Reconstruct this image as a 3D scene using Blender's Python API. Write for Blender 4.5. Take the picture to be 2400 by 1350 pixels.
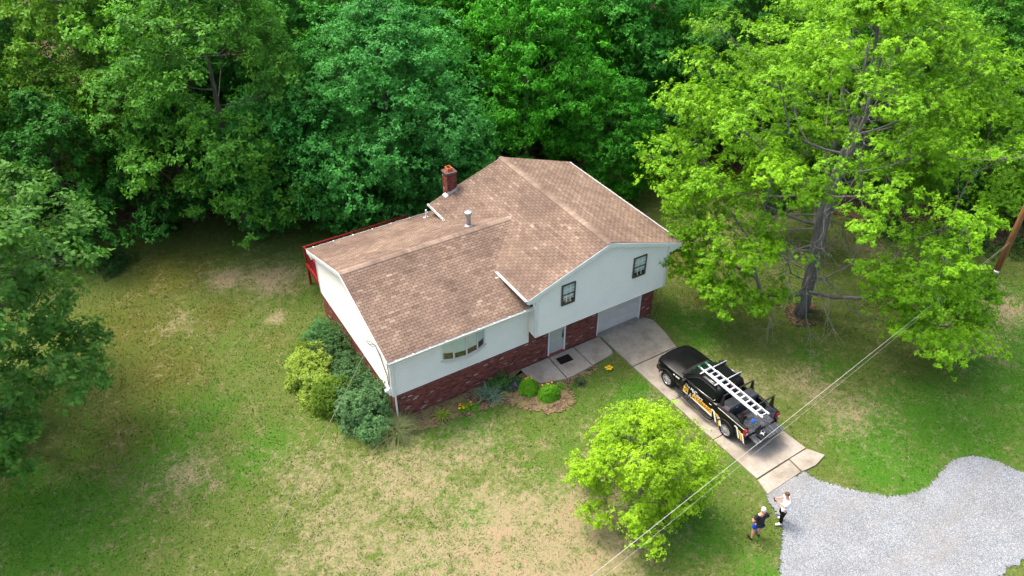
import bpy, bmesh, math, random
import numpy as np
from mathutils import Vector, Matrix
R = math.radians
sc = bpy.context.scene
C = sc.collection
for o in list(bpy.data.objects): bpy.data.objects.remove(o)

# ---------------------------------------------------------------- camera
CAM = Vector((-8.344, -23.481, 25.797))
yaw, pitch = 0.5486, -0.6473
fwd = Vector((math.sin(yaw)*math.cos(pitch), math.cos(yaw)*math.cos(pitch), math.sin(pitch)))
rgt = Vector((math.cos(yaw), -math.sin(yaw), 0)); upv = rgt.cross(fwd)
cd = bpy.data.cameras.new('camera'); cam = bpy.data.objects.new('camera', cd); C.objects.link(cam)
M = Matrix((rgt, upv, -fwd)).transposed().to_4x4(); M.translation = CAM
cam.matrix_world = M
cd.sensor_width = 36; cd.lens = 1845.3/2400*36; cd.clip_end = 3000; cd.clip_start = .1
sc.camera = cam
# ---------------------------------------------------------------- sky, sun, exposure
SUN_AZ = math.atan2(-0.46, 0.89); SUN_EL = R(63)      # towards the sun: back left of the house
wd = bpy.data.worlds.new('World'); sc.world = wd; wd.use_nodes = True
nt = wd.node_tree; bg = nt.nodes['Background']
sky = nt.nodes.new('ShaderNodeTexSky'); sky.sky_type = 'NISHITA'; sky.sun_disc = False
sky.sun_elevation = SUN_EL; sky.sun_rotation = SUN_AZ; sky.air_density = 1.0; sky.dust_density = 8.0; sky.ozone_density = 1.0
nt.links.new(sky.outputs[0], bg.inputs[0]); bg.inputs[1].default_value = 0.15
sl = bpy.data.lights.new('sun', 'SUN'); sl.energy = 0.75; sl.angle = R(12); sl.color = (1, .95, .86)
so = bpy.data.objects.new('sun', sl); C.objects.link(so)
sd = Vector((math.sin(SUN_AZ)*math.cos(SUN_EL), math.cos(SUN_AZ)*math.cos(SUN_EL), math.sin(SUN_EL)))
so.rotation_euler = sd.to_track_quat('Z', 'Y').to_euler(); so.location = (0, 0, 60)
sc.view_settings.view_transform = 'Standard'; sc.view_settings.look = 'None'
sc.view_settings.exposure = 1.6; sc.view_settings.gamma = 1.0; sc.view_settings.use_curve_mapping = False
sc.render.engine = 'CYCLES'
sc.cycles.max_bounces = 7; sc.cycles.diffuse_bounces = 3; sc.cycles.glossy_bounces = 3
sc.cycles.transmission_bounces = 6; sc.cycles.transparent_max_bounces = 6

# ---------------------------------------------------------------- helpers
rng = np.random.default_rng(7); rnd = random.Random(5)

def srgb(r, g, b):
    f = lambda c: (c/255/12.92 if c/255 <= .04045 else ((c/255+.055)/1.055)**2.4)
    return (f(r), f(g), f(b))

def tag(o, label=None, cat=None, group=None, kind=None):
    if label: o['label'] = label
    if cat: o['category'] = cat
    if group: o['group'] = group
    if kind: o['kind'] = kind
    return o

def empty(name, loc=(0, 0, 0), rz=0, label=None, cat=None, group=None):
    o = bpy.data.objects.new(name, None); C.objects.link(o)
    o.location = loc; o.rotation_euler = (0, 0, rz); o.empty_display_size = .2
    return tag(o, label, cat, group)

def link(name, mesh, parent=None, loc=None):
    o = bpy.data.objects.new(name, mesh); C.objects.link(o)
    if parent: o.parent = parent
    if loc is not None: o.location = loc
    return o

class MB:
    """collects shapes; build() links them as one mesh object"""
    def __init__(s): s.v = []; s.f = []; s.t = []; s.cur = 0.0
    def add(s, v, f):
        b = len(s.v); s.v += [tuple(p) for p in v]; s.f += [tuple(i+b for i in q) for q in f]; s.t += [s.cur]*len(v)
        return s
    def box(s, x0, x1, y0, y1, z0, z1):
        return s.add([(x0,y0,z0),(x1,y0,z0),(x1,y1,z0),(x0,y1,z0),(x0,y0,z1),(x1,y0,z1),(x1,y1,z1),(x0,y1,z1)],
                     [(0,3,2,1),(4,5,6,7),(0,1,5,4),(1,2,6,5),(2,3,7,6),(3,0,4,7)])
    def hexa(s, bot, top):
        """8 corners: four of one face, four of the opposite one"""
        return s.add(list(bot)+list(top), [(0,3,2,1),(4,5,6,7),(0,1,5,4),(1,2,6,5),(2,3,7,6),(3,0,4,7)])
    def prism(s, poly, d):
        """polygon (3-d points) pushed along d"""
        n = len(poly); d = Vector(d); p = [Vector(q) for q in poly]; q = [a+d for a in p]
        return s.add(p+q, [tuple(range(n))[::-1], tuple(range(n, 2*n))]+[(i, (i+1) % n, n+(i+1) % n, n+i) for i in range(n)])
    def tube(s, pts, rad, n=8, caps=True):
        pts = [Vector(p) for p in pts]; m = len(pts)
        if not hasattr(rad, '__len__'): rad = [rad]*m
        vs = []; ref = None
        for i, p in enumerate(pts):
            t = (pts[min(i+1, m-1)]-pts[max(i-1, 0)])
            t = t.normalized() if t.length > 1e-9 else Vector((0, 0, 1))
            if ref is None: ref = t.orthogonal().normalized()
            a = (ref-t*ref.dot(t)); a = a.normalized() if a.length > 1e-6 else t.orthogonal().normalized()
            ref = a; b = t.cross(a)
            for k in range(n):
                w = 2*math.pi*k/n; vs.append(p+(a*math.cos(w)+b*math.sin(w))*rad[i])
        fs = [(i*n+k, i*n+(k+1) % n, (i+1)*n+(k+1) % n, (i+1)*n+k) for i in range(m-1) for k in range(n)]
        if caps: fs += [tuple(range(n))[::-1], tuple(range((m-1)*n, m*n))]
        return s.add(vs, fs)
    def lathe(s, prof, n=24, axis='z', c=(0, 0, 0)):
        vs = []
        for r, h in prof:
            for k in range(n):
                w = 2*math.pi*k/n; a, b = r*math.cos(w), r*math.sin(w)
                p = {'z': (a, b, h), 'x': (h, a, b), 'y': (b, h, a)}[axis]
                vs.append((p[0]+c[0], p[1]+c[1], p[2]+c[2]))
        m = len(prof)
        fs = [(i*n+k, i*n+(k+1) % n, (i+1)*n+(k+1) % n, (i+1)*n+k) for i in range(m-1) for k in range(n)]
        return s.add(vs, fs+[tuple(range(n))[::-1], tuple(range((m-1)*n, m*n))])
    def ball(s, c, r, n=10, m=7, sc3=(1, 1, 1)):
        prof = [(max(r*math.sin(math.pi*i/m), 1e-4), -r*math.cos(math.pi*i/m)) for i in range(m+1)]
        b = len(s.v); s.lathe(prof, n)
        for i in range(b, len(s.v)):
            p = s.v[i]; s.v[i] = (p[0]*sc3[0]+c[0], p[1]*sc3[1]+c[1], p[2]*sc3[2]+c[2])
        return s
    def mesh(s, name, mat=None, smooth=False):
        me = bpy.data.meshes.new(name); me.from_pydata(s.v, [], s.f)
        if any(s.t):
            at = me.attributes.new('tone', 'FLOAT', 'POINT'); at.data.foreach_set('value', s.t)
        if mat: me.materials.append(mat)
        if smooth: me.shade_smooth()
        me.update(); return me
    def build(s, name, mat=None, parent=None, smooth=False, bevel=0, seg=2, sharp=None):
        me = s.mesh(name, mat, smooth or sharp is not None)
        if sharp is not None: me.set_sharp_from_angle(angle=R(sharp))
        o = link(name, me, parent)
        if bevel:
            b = o.modifiers.new('bevel', 'BEVEL'); b.width = bevel; b.segments = seg; b.limit_method = 'ANGLE'; b.angle_limit = R(35)
        return o

def npmesh(name, V, F, mat, attrs=None, smooth=False):
    """fast mesh from numpy arrays (all faces the same size)"""
    me = bpy.data.meshes.new(name); n = F.shape[1]
    me.vertices.add(len(V)); me.vertices.foreach_set('co', V.astype(np.float32).ravel())
    me.loops.add(F.size); me.loops.foreach_set('vertex_index', F.astype(np.int32).ravel())
    me.polygons.add(len(F)); me.polygons.foreach_set('loop_start', np.arange(0, F.size, n, dtype=np.int32))
    if attrs:
        for k, a in attrs.items():
            if a.ndim == 1:
                at = me.attributes.new(k, 'FLOAT', 'POINT'); at.data.foreach_set('value', a.astype(np.float32))
            else:
                at = me.attributes.new(k, 'FLOAT_COLOR', 'POINT'); at.data.foreach_set('color', a.astype(np.float32).ravel())
    if mat: me.materials.append(mat)
    me.update(calc_edges=True)
    if smooth: me.shade_smooth()
    return me

def bake(o, name=None):
    """freeze the modifiers of o into its mesh"""
    bpy.context.view_layer.update()
    dg = bpy.context.evaluated_depsgraph_get()
    me = bpy.data.meshes.new_from_object(o.evaluated_get(dg)); old = o.data; o.modifiers.clear(); o.data = me
    me.name = name or o.name; bpy.data.meshes.remove(old); return o

def cut(o, cutters):
    for c in cutters:
        m = o.modifiers.new('cut', 'BOOLEAN'); m.operation = 'DIFFERENCE'; m.object = c; m.solver = 'EXACT'
    bake(o)
    for c in cutters: bpy.data.objects.remove(c)

# ---------------------------------------------------------------- materials
class N:
    def __init__(s, name):
        s.m = bpy.data.materials.new(name); s.m.use_nodes = True; s.t = s.m.node_tree
        s.p = s.t.nodes['Principled BSDF']; s.o = s.t.nodes['Material Output']
    def n(s, typ, **kw):
        x = s.t.nodes.new('ShaderNode'+typ)
        for k, v in kw.items(): setattr(x, k, v)
        return x
    def l(s, a, b): s.t.links.new(a, b)
    def noise(s, scale, detail=3, rough=.55, coord=None, dist=0):
        x = s.n('TexNoise'); x.inputs['Scale'].default_value = scale; x.inputs['Detail'].default_value = detail
        x.inputs['Roughness'].default_value = rough; x.inputs['Distortion'].default_value = dist
        s.l(coord or s.pos(), x.inputs['Vector']); return x.outputs['Fac']
    def pos(s):
        if not hasattr(s, '_p'): s._p = s.n('NewGeometry').outputs['Position']
        return s._p
    def obj(s):
        if not hasattr(s, '_o'): s._o = s.n('TexCoord').outputs['Object']
        return s._o
    def ramp(s, fac, stops, interp='LINEAR'):
        x = s.n('ValToRGB'); e = x.color_ramp.elements; x.color_ramp.interpolation = interp
        while len(e) < len(stops): e.new(.5)
        for el, (p, c) in zip(e, stops):
            el.position = p; el.color = (*c, 1) if hasattr(c, '__len__') else (c, c, c, 1)
        s.l(fac, x.inputs[0]); return x.outputs[0]
    def mix(s, fac, a, b, mode='MIX'):
        x = s.n('Mix', data_type='RGBA', blend_type=mode)
        for sock, v in ((x.inputs[0], fac), (x.inputs[6], a), (x.inputs[7], b)):
            if isinstance(v, (int, float)): sock.default_value = v if sock.type == 'VALUE' else (v, v, v, 1)
            elif isinstance(v, tuple): sock.default_value = (*v, 1)
            else: s.l(v, sock)
        return x.outputs[2]
    def math(s, op, a, b=0.0):
        x = s.n('Math', operation=op)
        for i, v in enumerate((a, b)):
            if isinstance(v, (int, float)): x.inputs[i].default_value = v
            else: s.l(v, x.inputs[i])
        return x.outputs[0]
    def bump(s, h, strength=.3, dist=.01):
        b = s.n('Bump'); b.inputs['Strength'].default_value = strength; b.inputs['Distance'].default_value = dist
        s.l(h, b.inputs['Height']); s.l(b.outputs[0], s.p.inputs['Normal'])
    def attr(s, name, typ='GEOMETRY'):
        return s.n('Attribute', attribute_name=name, attribute_type=typ)
    def tone(s):
        """a piece's own shade: the mesh attribute in joined meshes, the object colour on single pieces"""
        oi = s.n('ObjectInfo'); sep = s.n('SeparateColor'); s.l(oi.outputs['Color'], sep.inputs[0])
        return s.math('ADD', s.attr('tone').outputs['Fac'], s.math('SUBTRACT', 1.0, sep.outputs[0]))
    def set(s, rough=.6, spec=.35, metal=0, coat=0):
        s.p.inputs['Roughness'].default_value = rough; s.p.inputs['Specular IOR Level'].default_value = spec
        s.p.inputs['Metallic'].default_value = metal; s.p.inputs['Coat Weight'].default_value = coat
        return s
    def col(s, c):
        if isinstance(c, tuple): s.p.inputs['Base Color'].default_value = (*c, 1)
        else: s.l(c, s.p.inputs['Base Color'])
        return s

def plain(name, c, rough=.6, spec=.35, metal=0, coat=0, var=.15, scale=6.0, obj=True):
    m = N(name); m.set(rough, spec, metal, coat)
    f = m.noise(scale, 4, .6, m.obj() if obj else None)
    m.col(m.mix(1.0, c, m.ramp(f, [(.3, 1-var), (.7, 1+var)]), 'MULTIPLY'))
    return m.m

MT = {}
LAWN = [srgb(82, 97, 43), srgb(63, 104, 27), srgb(78, 79, 28), srgb(134, 125, 95), srgb(142, 120, 97)]   # green, lush, moss, dry, bare
def setup_materials():
    # shingles
    m = N('shingle'); m.set(.9, .2); t = m.tone()
    c = m.ramp(t, [(0, srgb(82, 68, 59)), (.3, srgb(102, 86, 74)), (.6, srgb(118, 101, 88)), (1, srgb(145, 128, 113))])
    big = m.noise(.55, 3, .6)
    c = m.mix(m.ramp(big, [(.42, 0.0), (.66, .6)]), c, srgb(82, 67, 60))
    stre = m.noise(2.1, 5, .7)
    c = m.mix(m.ramp(stre, [(.5, 0.0), (.75, .3)]), c, srgb(140, 121, 104))
    g = m.noise(110, 2, .7)
    c = m.mix(1.0, c, m.ramp(g, [(.25, .72), (.75, 1.28)]), 'MULTIPLY')
    m.col(c); m.bump(g, .4, .004); MT['shingle'] = m.m
    MT['shingle_edge'] = plain('shingle_cut_edge', srgb(48, 36, 32), .95, .1, var=.2)  # dark asphalt cut edge, which also paints the shadow line under each course
    # brick
    m = N('brick'); m.set(.85, .25); t = m.tone()
    c = m.ramp(t, [(0, srgb(74, 42, 38)), (.25, srgb(104, 56, 50)), (.6, srgb(126, 68, 60)), (.85, srgb(142, 86, 76)), (.88, srgb(128, 88, 80)), (1, srgb(186, 168, 158))])
    w = m.noise(9, 4, .65)
    c = m.mix(m.ramp(w, [(.62, 0.0), (.72, .7)]), c, srgb(170, 140, 132))
    c = m.mix(1.0, c, m.ramp(m.noise(60, 3), [(.3, .75), (.7, 1.2)]), 'MULTIPLY')
    m.col(c); m.bump(m.noise(70, 3), .5, .006); MT['brick'] = m.m
    MT['mortar'] = plain('mortar', srgb(122, 98, 92), .95, .1, var=.3, scale=5)
    # siding
    m = N('siding'); m.set(.55, .3)
    f = m.noise(1.3, 4, .6); g = m.noise(30, 3, .6)
    c = m.mix(m.ramp(f, [(.45, 0.0), (.8, .35)]), srgb(236, 234, 226), srgb(220, 219, 210))
    lap = m.ramp(m.attr('tone').outputs['Fac'], [(.42, 0.0), (.72, .5)])      # shadow line under each lap, painted into the board colour
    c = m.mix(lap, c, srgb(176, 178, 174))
    c = m.mix(1.0, c, m.ramp(g, [(.3, .95), (.7, 1.04)]), 'MULTIPLY')
    m.col(c); m.bump(g, .12, .003); MT['siding'] = m.m
    MT['trim'] = plain('white_trim', srgb(218, 221, 221), .5, .35, var=.06)
    MT['underlay'] = plain('roof_underlay', srgb(58, 44, 38), .95, .1, var=.2)
    MT['backing'] = plain('wall_backing', srgb(170, 170, 166), .8, .2, var=.05)
    MT['gutter'] = plain('gutter_white', srgb(222, 223, 220), .4, .4, var=.07)
    MT['debris'] = plain('gutter_debris', srgb(58, 46, 38), .95, .1, var=.4, scale=14)
    MT['flash'] = plain('flashing', srgb(196, 198, 200), .45, .5, .35, var=.15)
    MT['galv'] = plain('galvanised', srgb(176, 182, 186), .38, .5, .75, var=.2)
    MT['pvc'] = plain('white_pipe', srgb(235, 235, 232), .5, .4, var=.05)
    MT['clay'] = plain('clay_flue', srgb(190, 104, 66), .85, .2, var=.25)
    MT['conccap'] = plain('cap_concrete', srgb(92, 74, 68), .9, .2, var=.3)
    MT['winframe'] = plain('window_frame_bronze', srgb(74, 66, 62), .5, .4, var=.15)
    MT['winframe2'] = plain('window_frame_greige', srgb(196, 192, 186), .5, .4, var=.1)
    MT['muntin'] = plain('muntin_white', srgb(225, 228, 226), .5, .4, var=.04)
    m = N('window_glass'); tp = m.n('BsdfTransparent'); tp.inputs[0].default_value = (.88, .93, .93, 1); gl = m.n('BsdfGlossy'); gl.inputs['Roughness'].default_value = .04
    ms = m.n('MixShader'); ms.inputs[0].default_value = .12; m.l(tp.outputs[0], ms.inputs[1]); m.l(gl.outputs[0], ms.inputs[2]); m.l(ms.outputs[0], m.o.inputs[0]); MT['glass'] = m.m
    MT['blind'] = plain('roller_blind', srgb(238, 242, 240), .8, .2, var=.05)
    MT['roomdark'] = plain('dark_room', srgb(46, 36, 30), .9, .1, var=.5, scale=3)
    MT['door'] = plain('door_paint', srgb(176, 176, 168), .5, .35, var=.06)
    MT['garage'] = plain('garage_paint', srgb(196, 190, 186), .5, .35, var=.07, scale=2)
    MT['blackmetal'] = plain('black_metal', (.012, .012, .013), .4, .5, var=.3)
    MT['mat'] = plain('rubber_mat', srgb(30, 26, 26), .95, .1, var=.4, scale=30)
    m = N('red_deck'); m.set(.7, .25); m.col(m.mix(1.0, srgb(140, 34, 36), m.ramp(m.noise(5, 4), [(.3, .7), (.7, 1.2)]), 'MULTIPLY')); MT['deck'] = m.m
    # concrete
    m = N('concrete'); m.set(.9, .2); t = m.tone()
    a = m.noise(1.1, 5, .62); b = m.noise(7, 5, .7); g = m.noise(130, 2, .6)
    c = m.ramp(a, [(.28, srgb(118, 111, 99)), (.5, srgb(143, 136, 125)), (.72, srgb(155, 150, 141))])
    c = m.mix(m.ramp(b, [(.5, 0.0), (.72, .45)]), c, srgb(100, 92, 81))
    c = m.mix(1.0, c, m.ramp(t, [(0, .86), (1, 1.1)]), 'MULTIPLY')
    c = m.mix(1.0, c, m.ramp(g, [(.25, .86), (.75, 1.12)]), 'MULTIPLY')
    m.col(c); m.bump(b, .15, .006); MT['concrete'] = m.m
    # gravel
    m = N('gravel'); m.set(.9, .2)
    v = m.n('TexVoronoi'); v.inputs['Scale'].default_value = 46; m.l(m.pos(), v.inputs['Vector'])
    sep = m.n('SeparateColor'); m.l(v.outputs['Color'], sep.inputs[0])
    c = m.ramp(sep.outputs[0], [(0, srgb(104, 110, 117)), (.35, srgb(134, 141, 148)), (.7, srgb(157, 164, 171)), (1, srgb(186, 191, 195))])
    c = m.mix(m.ramp(m.noise(.35, 3), [(.35, 0.0), (.65, .55)]), c, m.mix(1.0, c, srgb(240, 234, 226), 'MULTIPLY'))
    c = m.mix(1.0, c, m.ramp(m.noise(.9, 4, .6), [(.3, .82), (.7, 1.08)]), 'MULTIPLY')
    mp = m.n('Mapping'); mp.inputs['Rotation'].default_value = (0, 0, R(-38)); mp.inputs['Scale'].default_value = (.16, 1.1, 1); m.l(m.pos(), mp.inputs[0])
    c = m.mix(m.ramp(m.noise(1.0, 3, .55, mp.outputs[0]), [(.5, 0.0), (.66, .4)]), c, srgb(146, 142, 136))
    c = m.mix(1.0, c, m.ramp(v.outputs['Distance'], [(0, 1.05), (.7, .62)]), 'MULTIPLY')
    m.col(c); m.bump(m.math('SUBTRACT', 1.0, v.outputs['Distance']), .7, .025); MT['gravel'] = m.m
    m = N('gravel_stone'); m.set(.85, .25); t = m.attr('tone').outputs['Fac']
    m.col(m.ramp(t, [(0, srgb(106, 110, 117)), (.5, srgb(144, 151, 157)), (1, srgb(188, 191, 194))])); MT['stone'] = m.m
    # lawn soil and thatch
    m = N('lawn'); m.set(.95, .1); z = m.n('SeparateColor'); m.l(m.attr('Col').outputs['Color'], z.inputs[0])
    n1 = m.noise(.8, 4, .65); n2 = m.noise(3.2, 4, .7); n3 = m.noise(11, 4, .75); g = m.noise(60, 3, .8)
    k = lambda base, *t: [base := m.math('ADD', base, m.math('MULTIPLY', m.math('SUBTRACT', q, .5), w)) for q, w in t][-1]
    dry = k(z.outputs[0], (n1, 1.1), (n2, 1.3), (n3, 1.7)); lush = k(z.outputs[1], (n1, -.5), (n2, -1.0), (n3, -1.2), (m.noise(.35, 3), 1.2)); moss = k(z.outputs[2], (n1, .8), (n3, .6))
    c = m.mix(m.ramp(lush, [(.1, 0.0), (.7, 1.0)]), LAWN[0], LAWN[1])
    c = m.mix(m.ramp(moss, [(.3, 0.0), (1.0, .85)]), c, LAWN[2])
    c = m.mix(m.ramp(dry, [(.15, 0.0), (.75, .95)]), c, LAWN[3])
    c = m.mix(m.ramp(dry, [(.85, 0.0), (1.0, .7)]), c, LAWN[4])
    c = m.mix(1.0, c, m.ramp(g, [(.25, .45), (.75, 1.45)]), 'MULTIPLY')
    m.col(c); m.bump(n3, .9, .05); MT['lawn'] = m.m
    m = N('grass_blade'); m.set(.75, .15); c = m.attr('Col').outputs['Color']; m.col(c)
    MT['grass'] = m.m
    # leaf litter / mulch
    m = N('leaf_litter'); m.set(.95, .1)
    v = m.n('TexVoronoi'); v.inputs['Scale'].default_value = 13; m.l(m.pos(), v.inputs['Vector'])
    sep = m.n('SeparateColor'); m.l(v.outputs['Color'], sep.inputs[0])
    c = m.ramp(sep.outputs[0], [(0, srgb(52, 42, 34)), (.5, srgb(88, 72, 58)), (1, srgb(126, 104, 84))])
    c = m.mix(m.ramp(m.noise(.5, 4), [(.5, 0.0), (.62, .85)]), c, srgb(62, 74, 34))
    m.col(c); m.bump(sep.outputs[1], .7, .03); MT['litter'] = m.m
    m = N('mulch'); m.set(.95, .1)
    v = m.n('TexVoronoi'); v.inputs['Scale'].default_value = 20; m.l(m.pos(), v.inputs['Vector'])
    sep = m.n('SeparateColor'); m.l(v.outputs['Color'], sep.inputs[0])
    c = m.ramp(sep.outputs[0], [(0, srgb(62, 48, 38)), (.5, srgb(92, 74, 60)), (1, srgb(136, 116, 94))])
    c = m.mix(m.ramp(m.noise(2.2, 4), [(.42, 0.0), (.62, .75)]), c, srgb(122, 116, 74))
    m.col(c); m.bump(sep.outputs[1], .8, .03); MT['mulch'] = m.m
    # bark
    m = N('bark'); m.set(.95, .1)
    mp = m.n('Mapping'); mp.inputs['Scale'].default_value = (9, 9, 1.4); m.l(m.obj(), mp.inputs[0])
    f = m.noise(1.6, 5, .7, mp.outputs[0])
    oi = m.n('ObjectInfo')
    c = m.mix(1.0, oi.outputs['Color'], m.ramp(f, [(.3, .45), (.7, 1.25)]), 'MULTIPLY')
    m.col(c); m.bump(f, .9, .05); MT['bark'] = m.m
    # leaves: the object's colour, each leaf a little off it
    m = N('leaf'); m.set(.55, .13)
    oi = m.n('ObjectInfo'); t = m.attr('tone').outputs['Fac']
    c = m.mix(1.0, oi.outputs['Color'], m.ramp(t, [(0, (.55, .62, .6)), (.5, (.95, .98, .9)), (.93, (1.3, 1.25, .9)), (1, (1.6, 1.42, .8))]), 'MULTIPLY')
    m.col(c); tr = m.n('BsdfTranslucent'); m.l(m.mix(1.0, c, (1.25, 1.3, .55), 'MULTIPLY'), tr.inputs[0])
    ms = m.n('MixShader'); ms.inputs[0].default_value = .30
    m.l(m.p.outputs[0], ms.inputs[1]); m.l(tr.outputs[0], ms.inputs[2]); m.l(ms.outputs[0], m.o.inputs[0]); MT['leaf'] = m.m
    m = N('petal'); m.set(.6, .3); oi = m.n('ObjectInfo'); m.col(oi.outputs['Color']); MT['petal'] = m.m
    # truck
    m = N('truck_paint'); m.set(.30, .18, 0, .12); m.p.inputs['Coat Roughness'].default_value = .08
    m.col(m.mix(1.0, (.004, .0043, .005), m.ramp(m.noise(3, 4, .6, m.obj()), [(.3, .7), (.7, 1.5)]), 'MULTIPLY')); MT['paint'] = m.m
    m = N('car_glass'); m.set(.08, .25); m.col((.005, .007, .007)); MT['carglass'] = m.m
    m = N('windshield_glass'); m.set(.08, .3); m.col((.006, .013, .010)); MT['windshield'] = m.m
    MT['tyre'] = plain('tyre_rubber', (.016, .016, .017), .85, .2, var=.3)
    MT['rim'] = plain('alloy_rim', srgb(205, 208, 212), .28, .5, .7, var=.1)
    MT['plastic'] = plain('black_plastic', (.010, .010, .011), .6, .35, var=.3)
    m = N('bed_liner'); m.set(.7, .3)
    c = m.mix(m.ramp(m.noise(6, 5, .7, m.obj()), [(.45, 0.0), (.7, .7)]), srgb(50, 54, 60), srgb(104, 110, 118))
    m.col(c); m.bump(m.noise(90, 2, .6, m.obj()), .3, .004); MT['liner'] = m.m
    MT['toolbox'] = plain('toolbox_grey', srgb(44, 47, 52), .5, .4, var=.25)
    MT['chrome'] = plain('trim_chrome', srgb(150, 152, 156), .25, .5, .9, var=.1)
    m = N('red_lens'); m.set(.15, .5, 0, .4); m.col(m.mix(1.0, (.36, .012, .02), m.ramp(m.noise(12, 2, .5, m.obj()), [(.3, .6), (.7, 1.3)]), 'MULTIPLY')); MT['lens'] = m.m
    MT['whitelens'] = plain('clear_lens', srgb(225, 225, 225), .2, .5, var=.1)
    MT['decal_w'] = plain('decal_white', srgb(238, 238, 236), .4, .4, var=.04)
    MT['decal_y'] = plain('decal_yellow', srgb(244, 190, 62), .4, .4, var=.12)
    MT['decal_d'] = plain('decal_brown', srgb(120, 62, 14), .4, .4, var=.1)
    MT['alu'] = plain('aluminium', srgb(212, 216, 222), .42, .5, .35, var=.1)
    MT['green'] = plain('green_plastic', srgb(22, 120, 80), .5, .4, var=.1)
    MT['blue'] = plain('blue_cloth', srgb(40, 96, 176), .8, .2, var=.3, scale=14)
    MT['case'] = plain('black_case', (.01, .01, .011), .55, .4, var=.3)
    MT['grey'] = plain('pale_grey_plastic', srgb(222, 224, 226), .4, .4, var=.05)
    # people
    MT['skin'] = plain('skin', srgb(206, 150, 126), .55, .35, var=.08, scale=20)
    MT['tee_w'] = plain('white_cotton', srgb(232, 234, 238), .9, .15, var=.05, scale=12)
    MT['tee_b'] = plain('black_cotton', srgb(44, 46, 52), .9, .15, var=.2, scale=12)
    MT['trouser'] = plain('black_trousers', srgb(16, 16, 19), .85, .2, var=.3, scale=10)
    MT['short'] = plain('blue_shorts', srgb(18, 70, 196), .8, .2, var=.2, scale=12)
    MT['shoe_w'] = plain('white_shoe', srgb(236, 234, 226), .6, .3, var=.05)
    MT['shoe_b'] = plain('black_shoe', srgb(26, 26, 28), .6, .3, var=.2)
    MT['hair_d'] = plain('short_dark_hair', srgb(96, 70, 54), .8, .2, var=.3, scale=60)
    MT['hair_g'] = plain('grey_hair', srgb(202, 196, 192), .8, .2, var=.15, scale=60)
    # pole, wires
    m = N('pole_wood'); m.set(.9, .15)
    mp = m.n('Mapping'); mp.inputs['Scale'].default_value = (14, 14, .8); m.l(m.obj(), mp.inputs[0])
    f = m.noise(1.5, 5, .7, mp.outputs[0])
    m.col(m.ramp(f, [(.3, srgb(84, 54, 34)), (.5, srgb(142, 100, 66)), (.75, srgb(176, 136, 98))])); m.bump(f, .6, .02); MT['pole'] = m.m
    MT['wire_l'] = plain('wire_aluminium', srgb(186, 185, 176), .4, .5, .3, var=.15)
    MT['wire_d'] = plain('wire_black', srgb(40, 40, 36), .6, .3, var=.2)
    MT['wire_g'] = plain('wire_grey', srgb(118, 116, 104), .6, .3, var=.5, scale=9)
setup_materials()

# ================================================================ GROUND
def hash2(ix, iy, seed):
    h = (ix.astype(np.int64)*374761393+iy.astype(np.int64)*668265263+seed*1442695041) & 0x7fffffff
    h = ((h ^ (h >> 13))*1274126177) & 0x7fffffff
    return ((h ^ (h >> 16)) & 0xffff)/65535.0
def vnoise(x, y, s, seed):
    x = x/s; y = y/s; ix = np.floor(x); iy = np.floor(y); fx = x-ix; fy = y-iy
    fx = fx*fx*(3-2*fx); fy = fy*fy*(3-2*fy)
    a = hash2(ix, iy, seed); b = hash2(ix+1, iy, seed); c = hash2(ix, iy+1, seed); d = hash2(ix+1, iy+1, seed)
    return (a*(1-fx)+b*fx)*(1-fy)+(c*(1-fx)+d*fx)*fy
def fbm(x, y, s, seed, o=4):
    t = 0; w = 0
    for i in range(o):
        k = .55**i; t = t+k*vnoise(x, y, s/2.1**i, seed+i*17); w += k
    return t/w
DRY = [(1.3,-7.7,2.6,1),(-1.0,-3.1,2.2,.8),(5.6,-8,1.6,.9),(2.5,-9.6,2.8,1),(-2.1,-7.2,2.4,.85),(-1.3,13.4,1.3,1.15),(-3.5,14.8,.9,1.2),(-2.4,9.95,.5,1),
       (1.8,-3.3,1.7,.6),(17.4,-8,1.3,.75),(17.6,-10.1,1.3,.7),(30.7,-9.2,1.4,1),(26.9,-9.5,1.8,.8),(-8.7,1.8,1.1,.7),(-4.5,-4.8,2,.75),(.2,-8.8,2.4,1),(3.5,-8.8,2.2,1),(14.9,-6.5,1.2,.6),
       (-4.2,-1,1.6,.55),(9.3,-6,1.2,.5),(0,-12,4,.9),(23,2,1.2,.7),(29,-2,1.5,.7),(-6.5,12,.9,.5)]
LUSH = [(21.4,-13,2.6,1),(16.9,-13.1,1.8,1),(.5,-6.4,.5,1.1),(-14.7,1.9,3,1),(25.6,-13,3,1),(2.4,-1.9,1.2,.7),(9.8,-4,1.2,.7),(7.7,-11.4,1.7,.9),(8.2,-13.7,1.5,.8),(-5.8,1.9,1.5,.6),(19,-6.6,1.6,.7),(-2,-6.8,.8,.5),(16,-2,1.5,.8),(-9,3.5,2.5,.6),(30,-13,4,1),(18,-11.8,1.8,.8)]
MOSS = [(-5,11.8,2,.9),(-6.1,16.4,3,1),(18.9,2.9,2,1),(-8.2,8.8,3,.9),(-10.3,5.9,3,.7),(17.5,-.4,1.6,.6),(23.2,-10.2,1.6,.6),(-3,8,1.6,.6),(-9,13,4,.9),(18,8,3,.9)]
def zone(x, y, L):
    t = np.zeros_like(x)
    for a, b, r, w in L: t = np.maximum(t, w*np.exp(-((x-a)**2+(y-b)**2)/(1.3*r*r)))
    return t
def lawn_zones(x, y):
    x = np.asarray(x, float); y = np.asarray(y, float); n3 = fbm(x, y, 6, 80)
    return np.stack([zone(x, y, DRY)*.74+.06, zone(x, y, LUSH)+(n3-.5)*.8, zone(x, y, MOSS)], -1)
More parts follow.
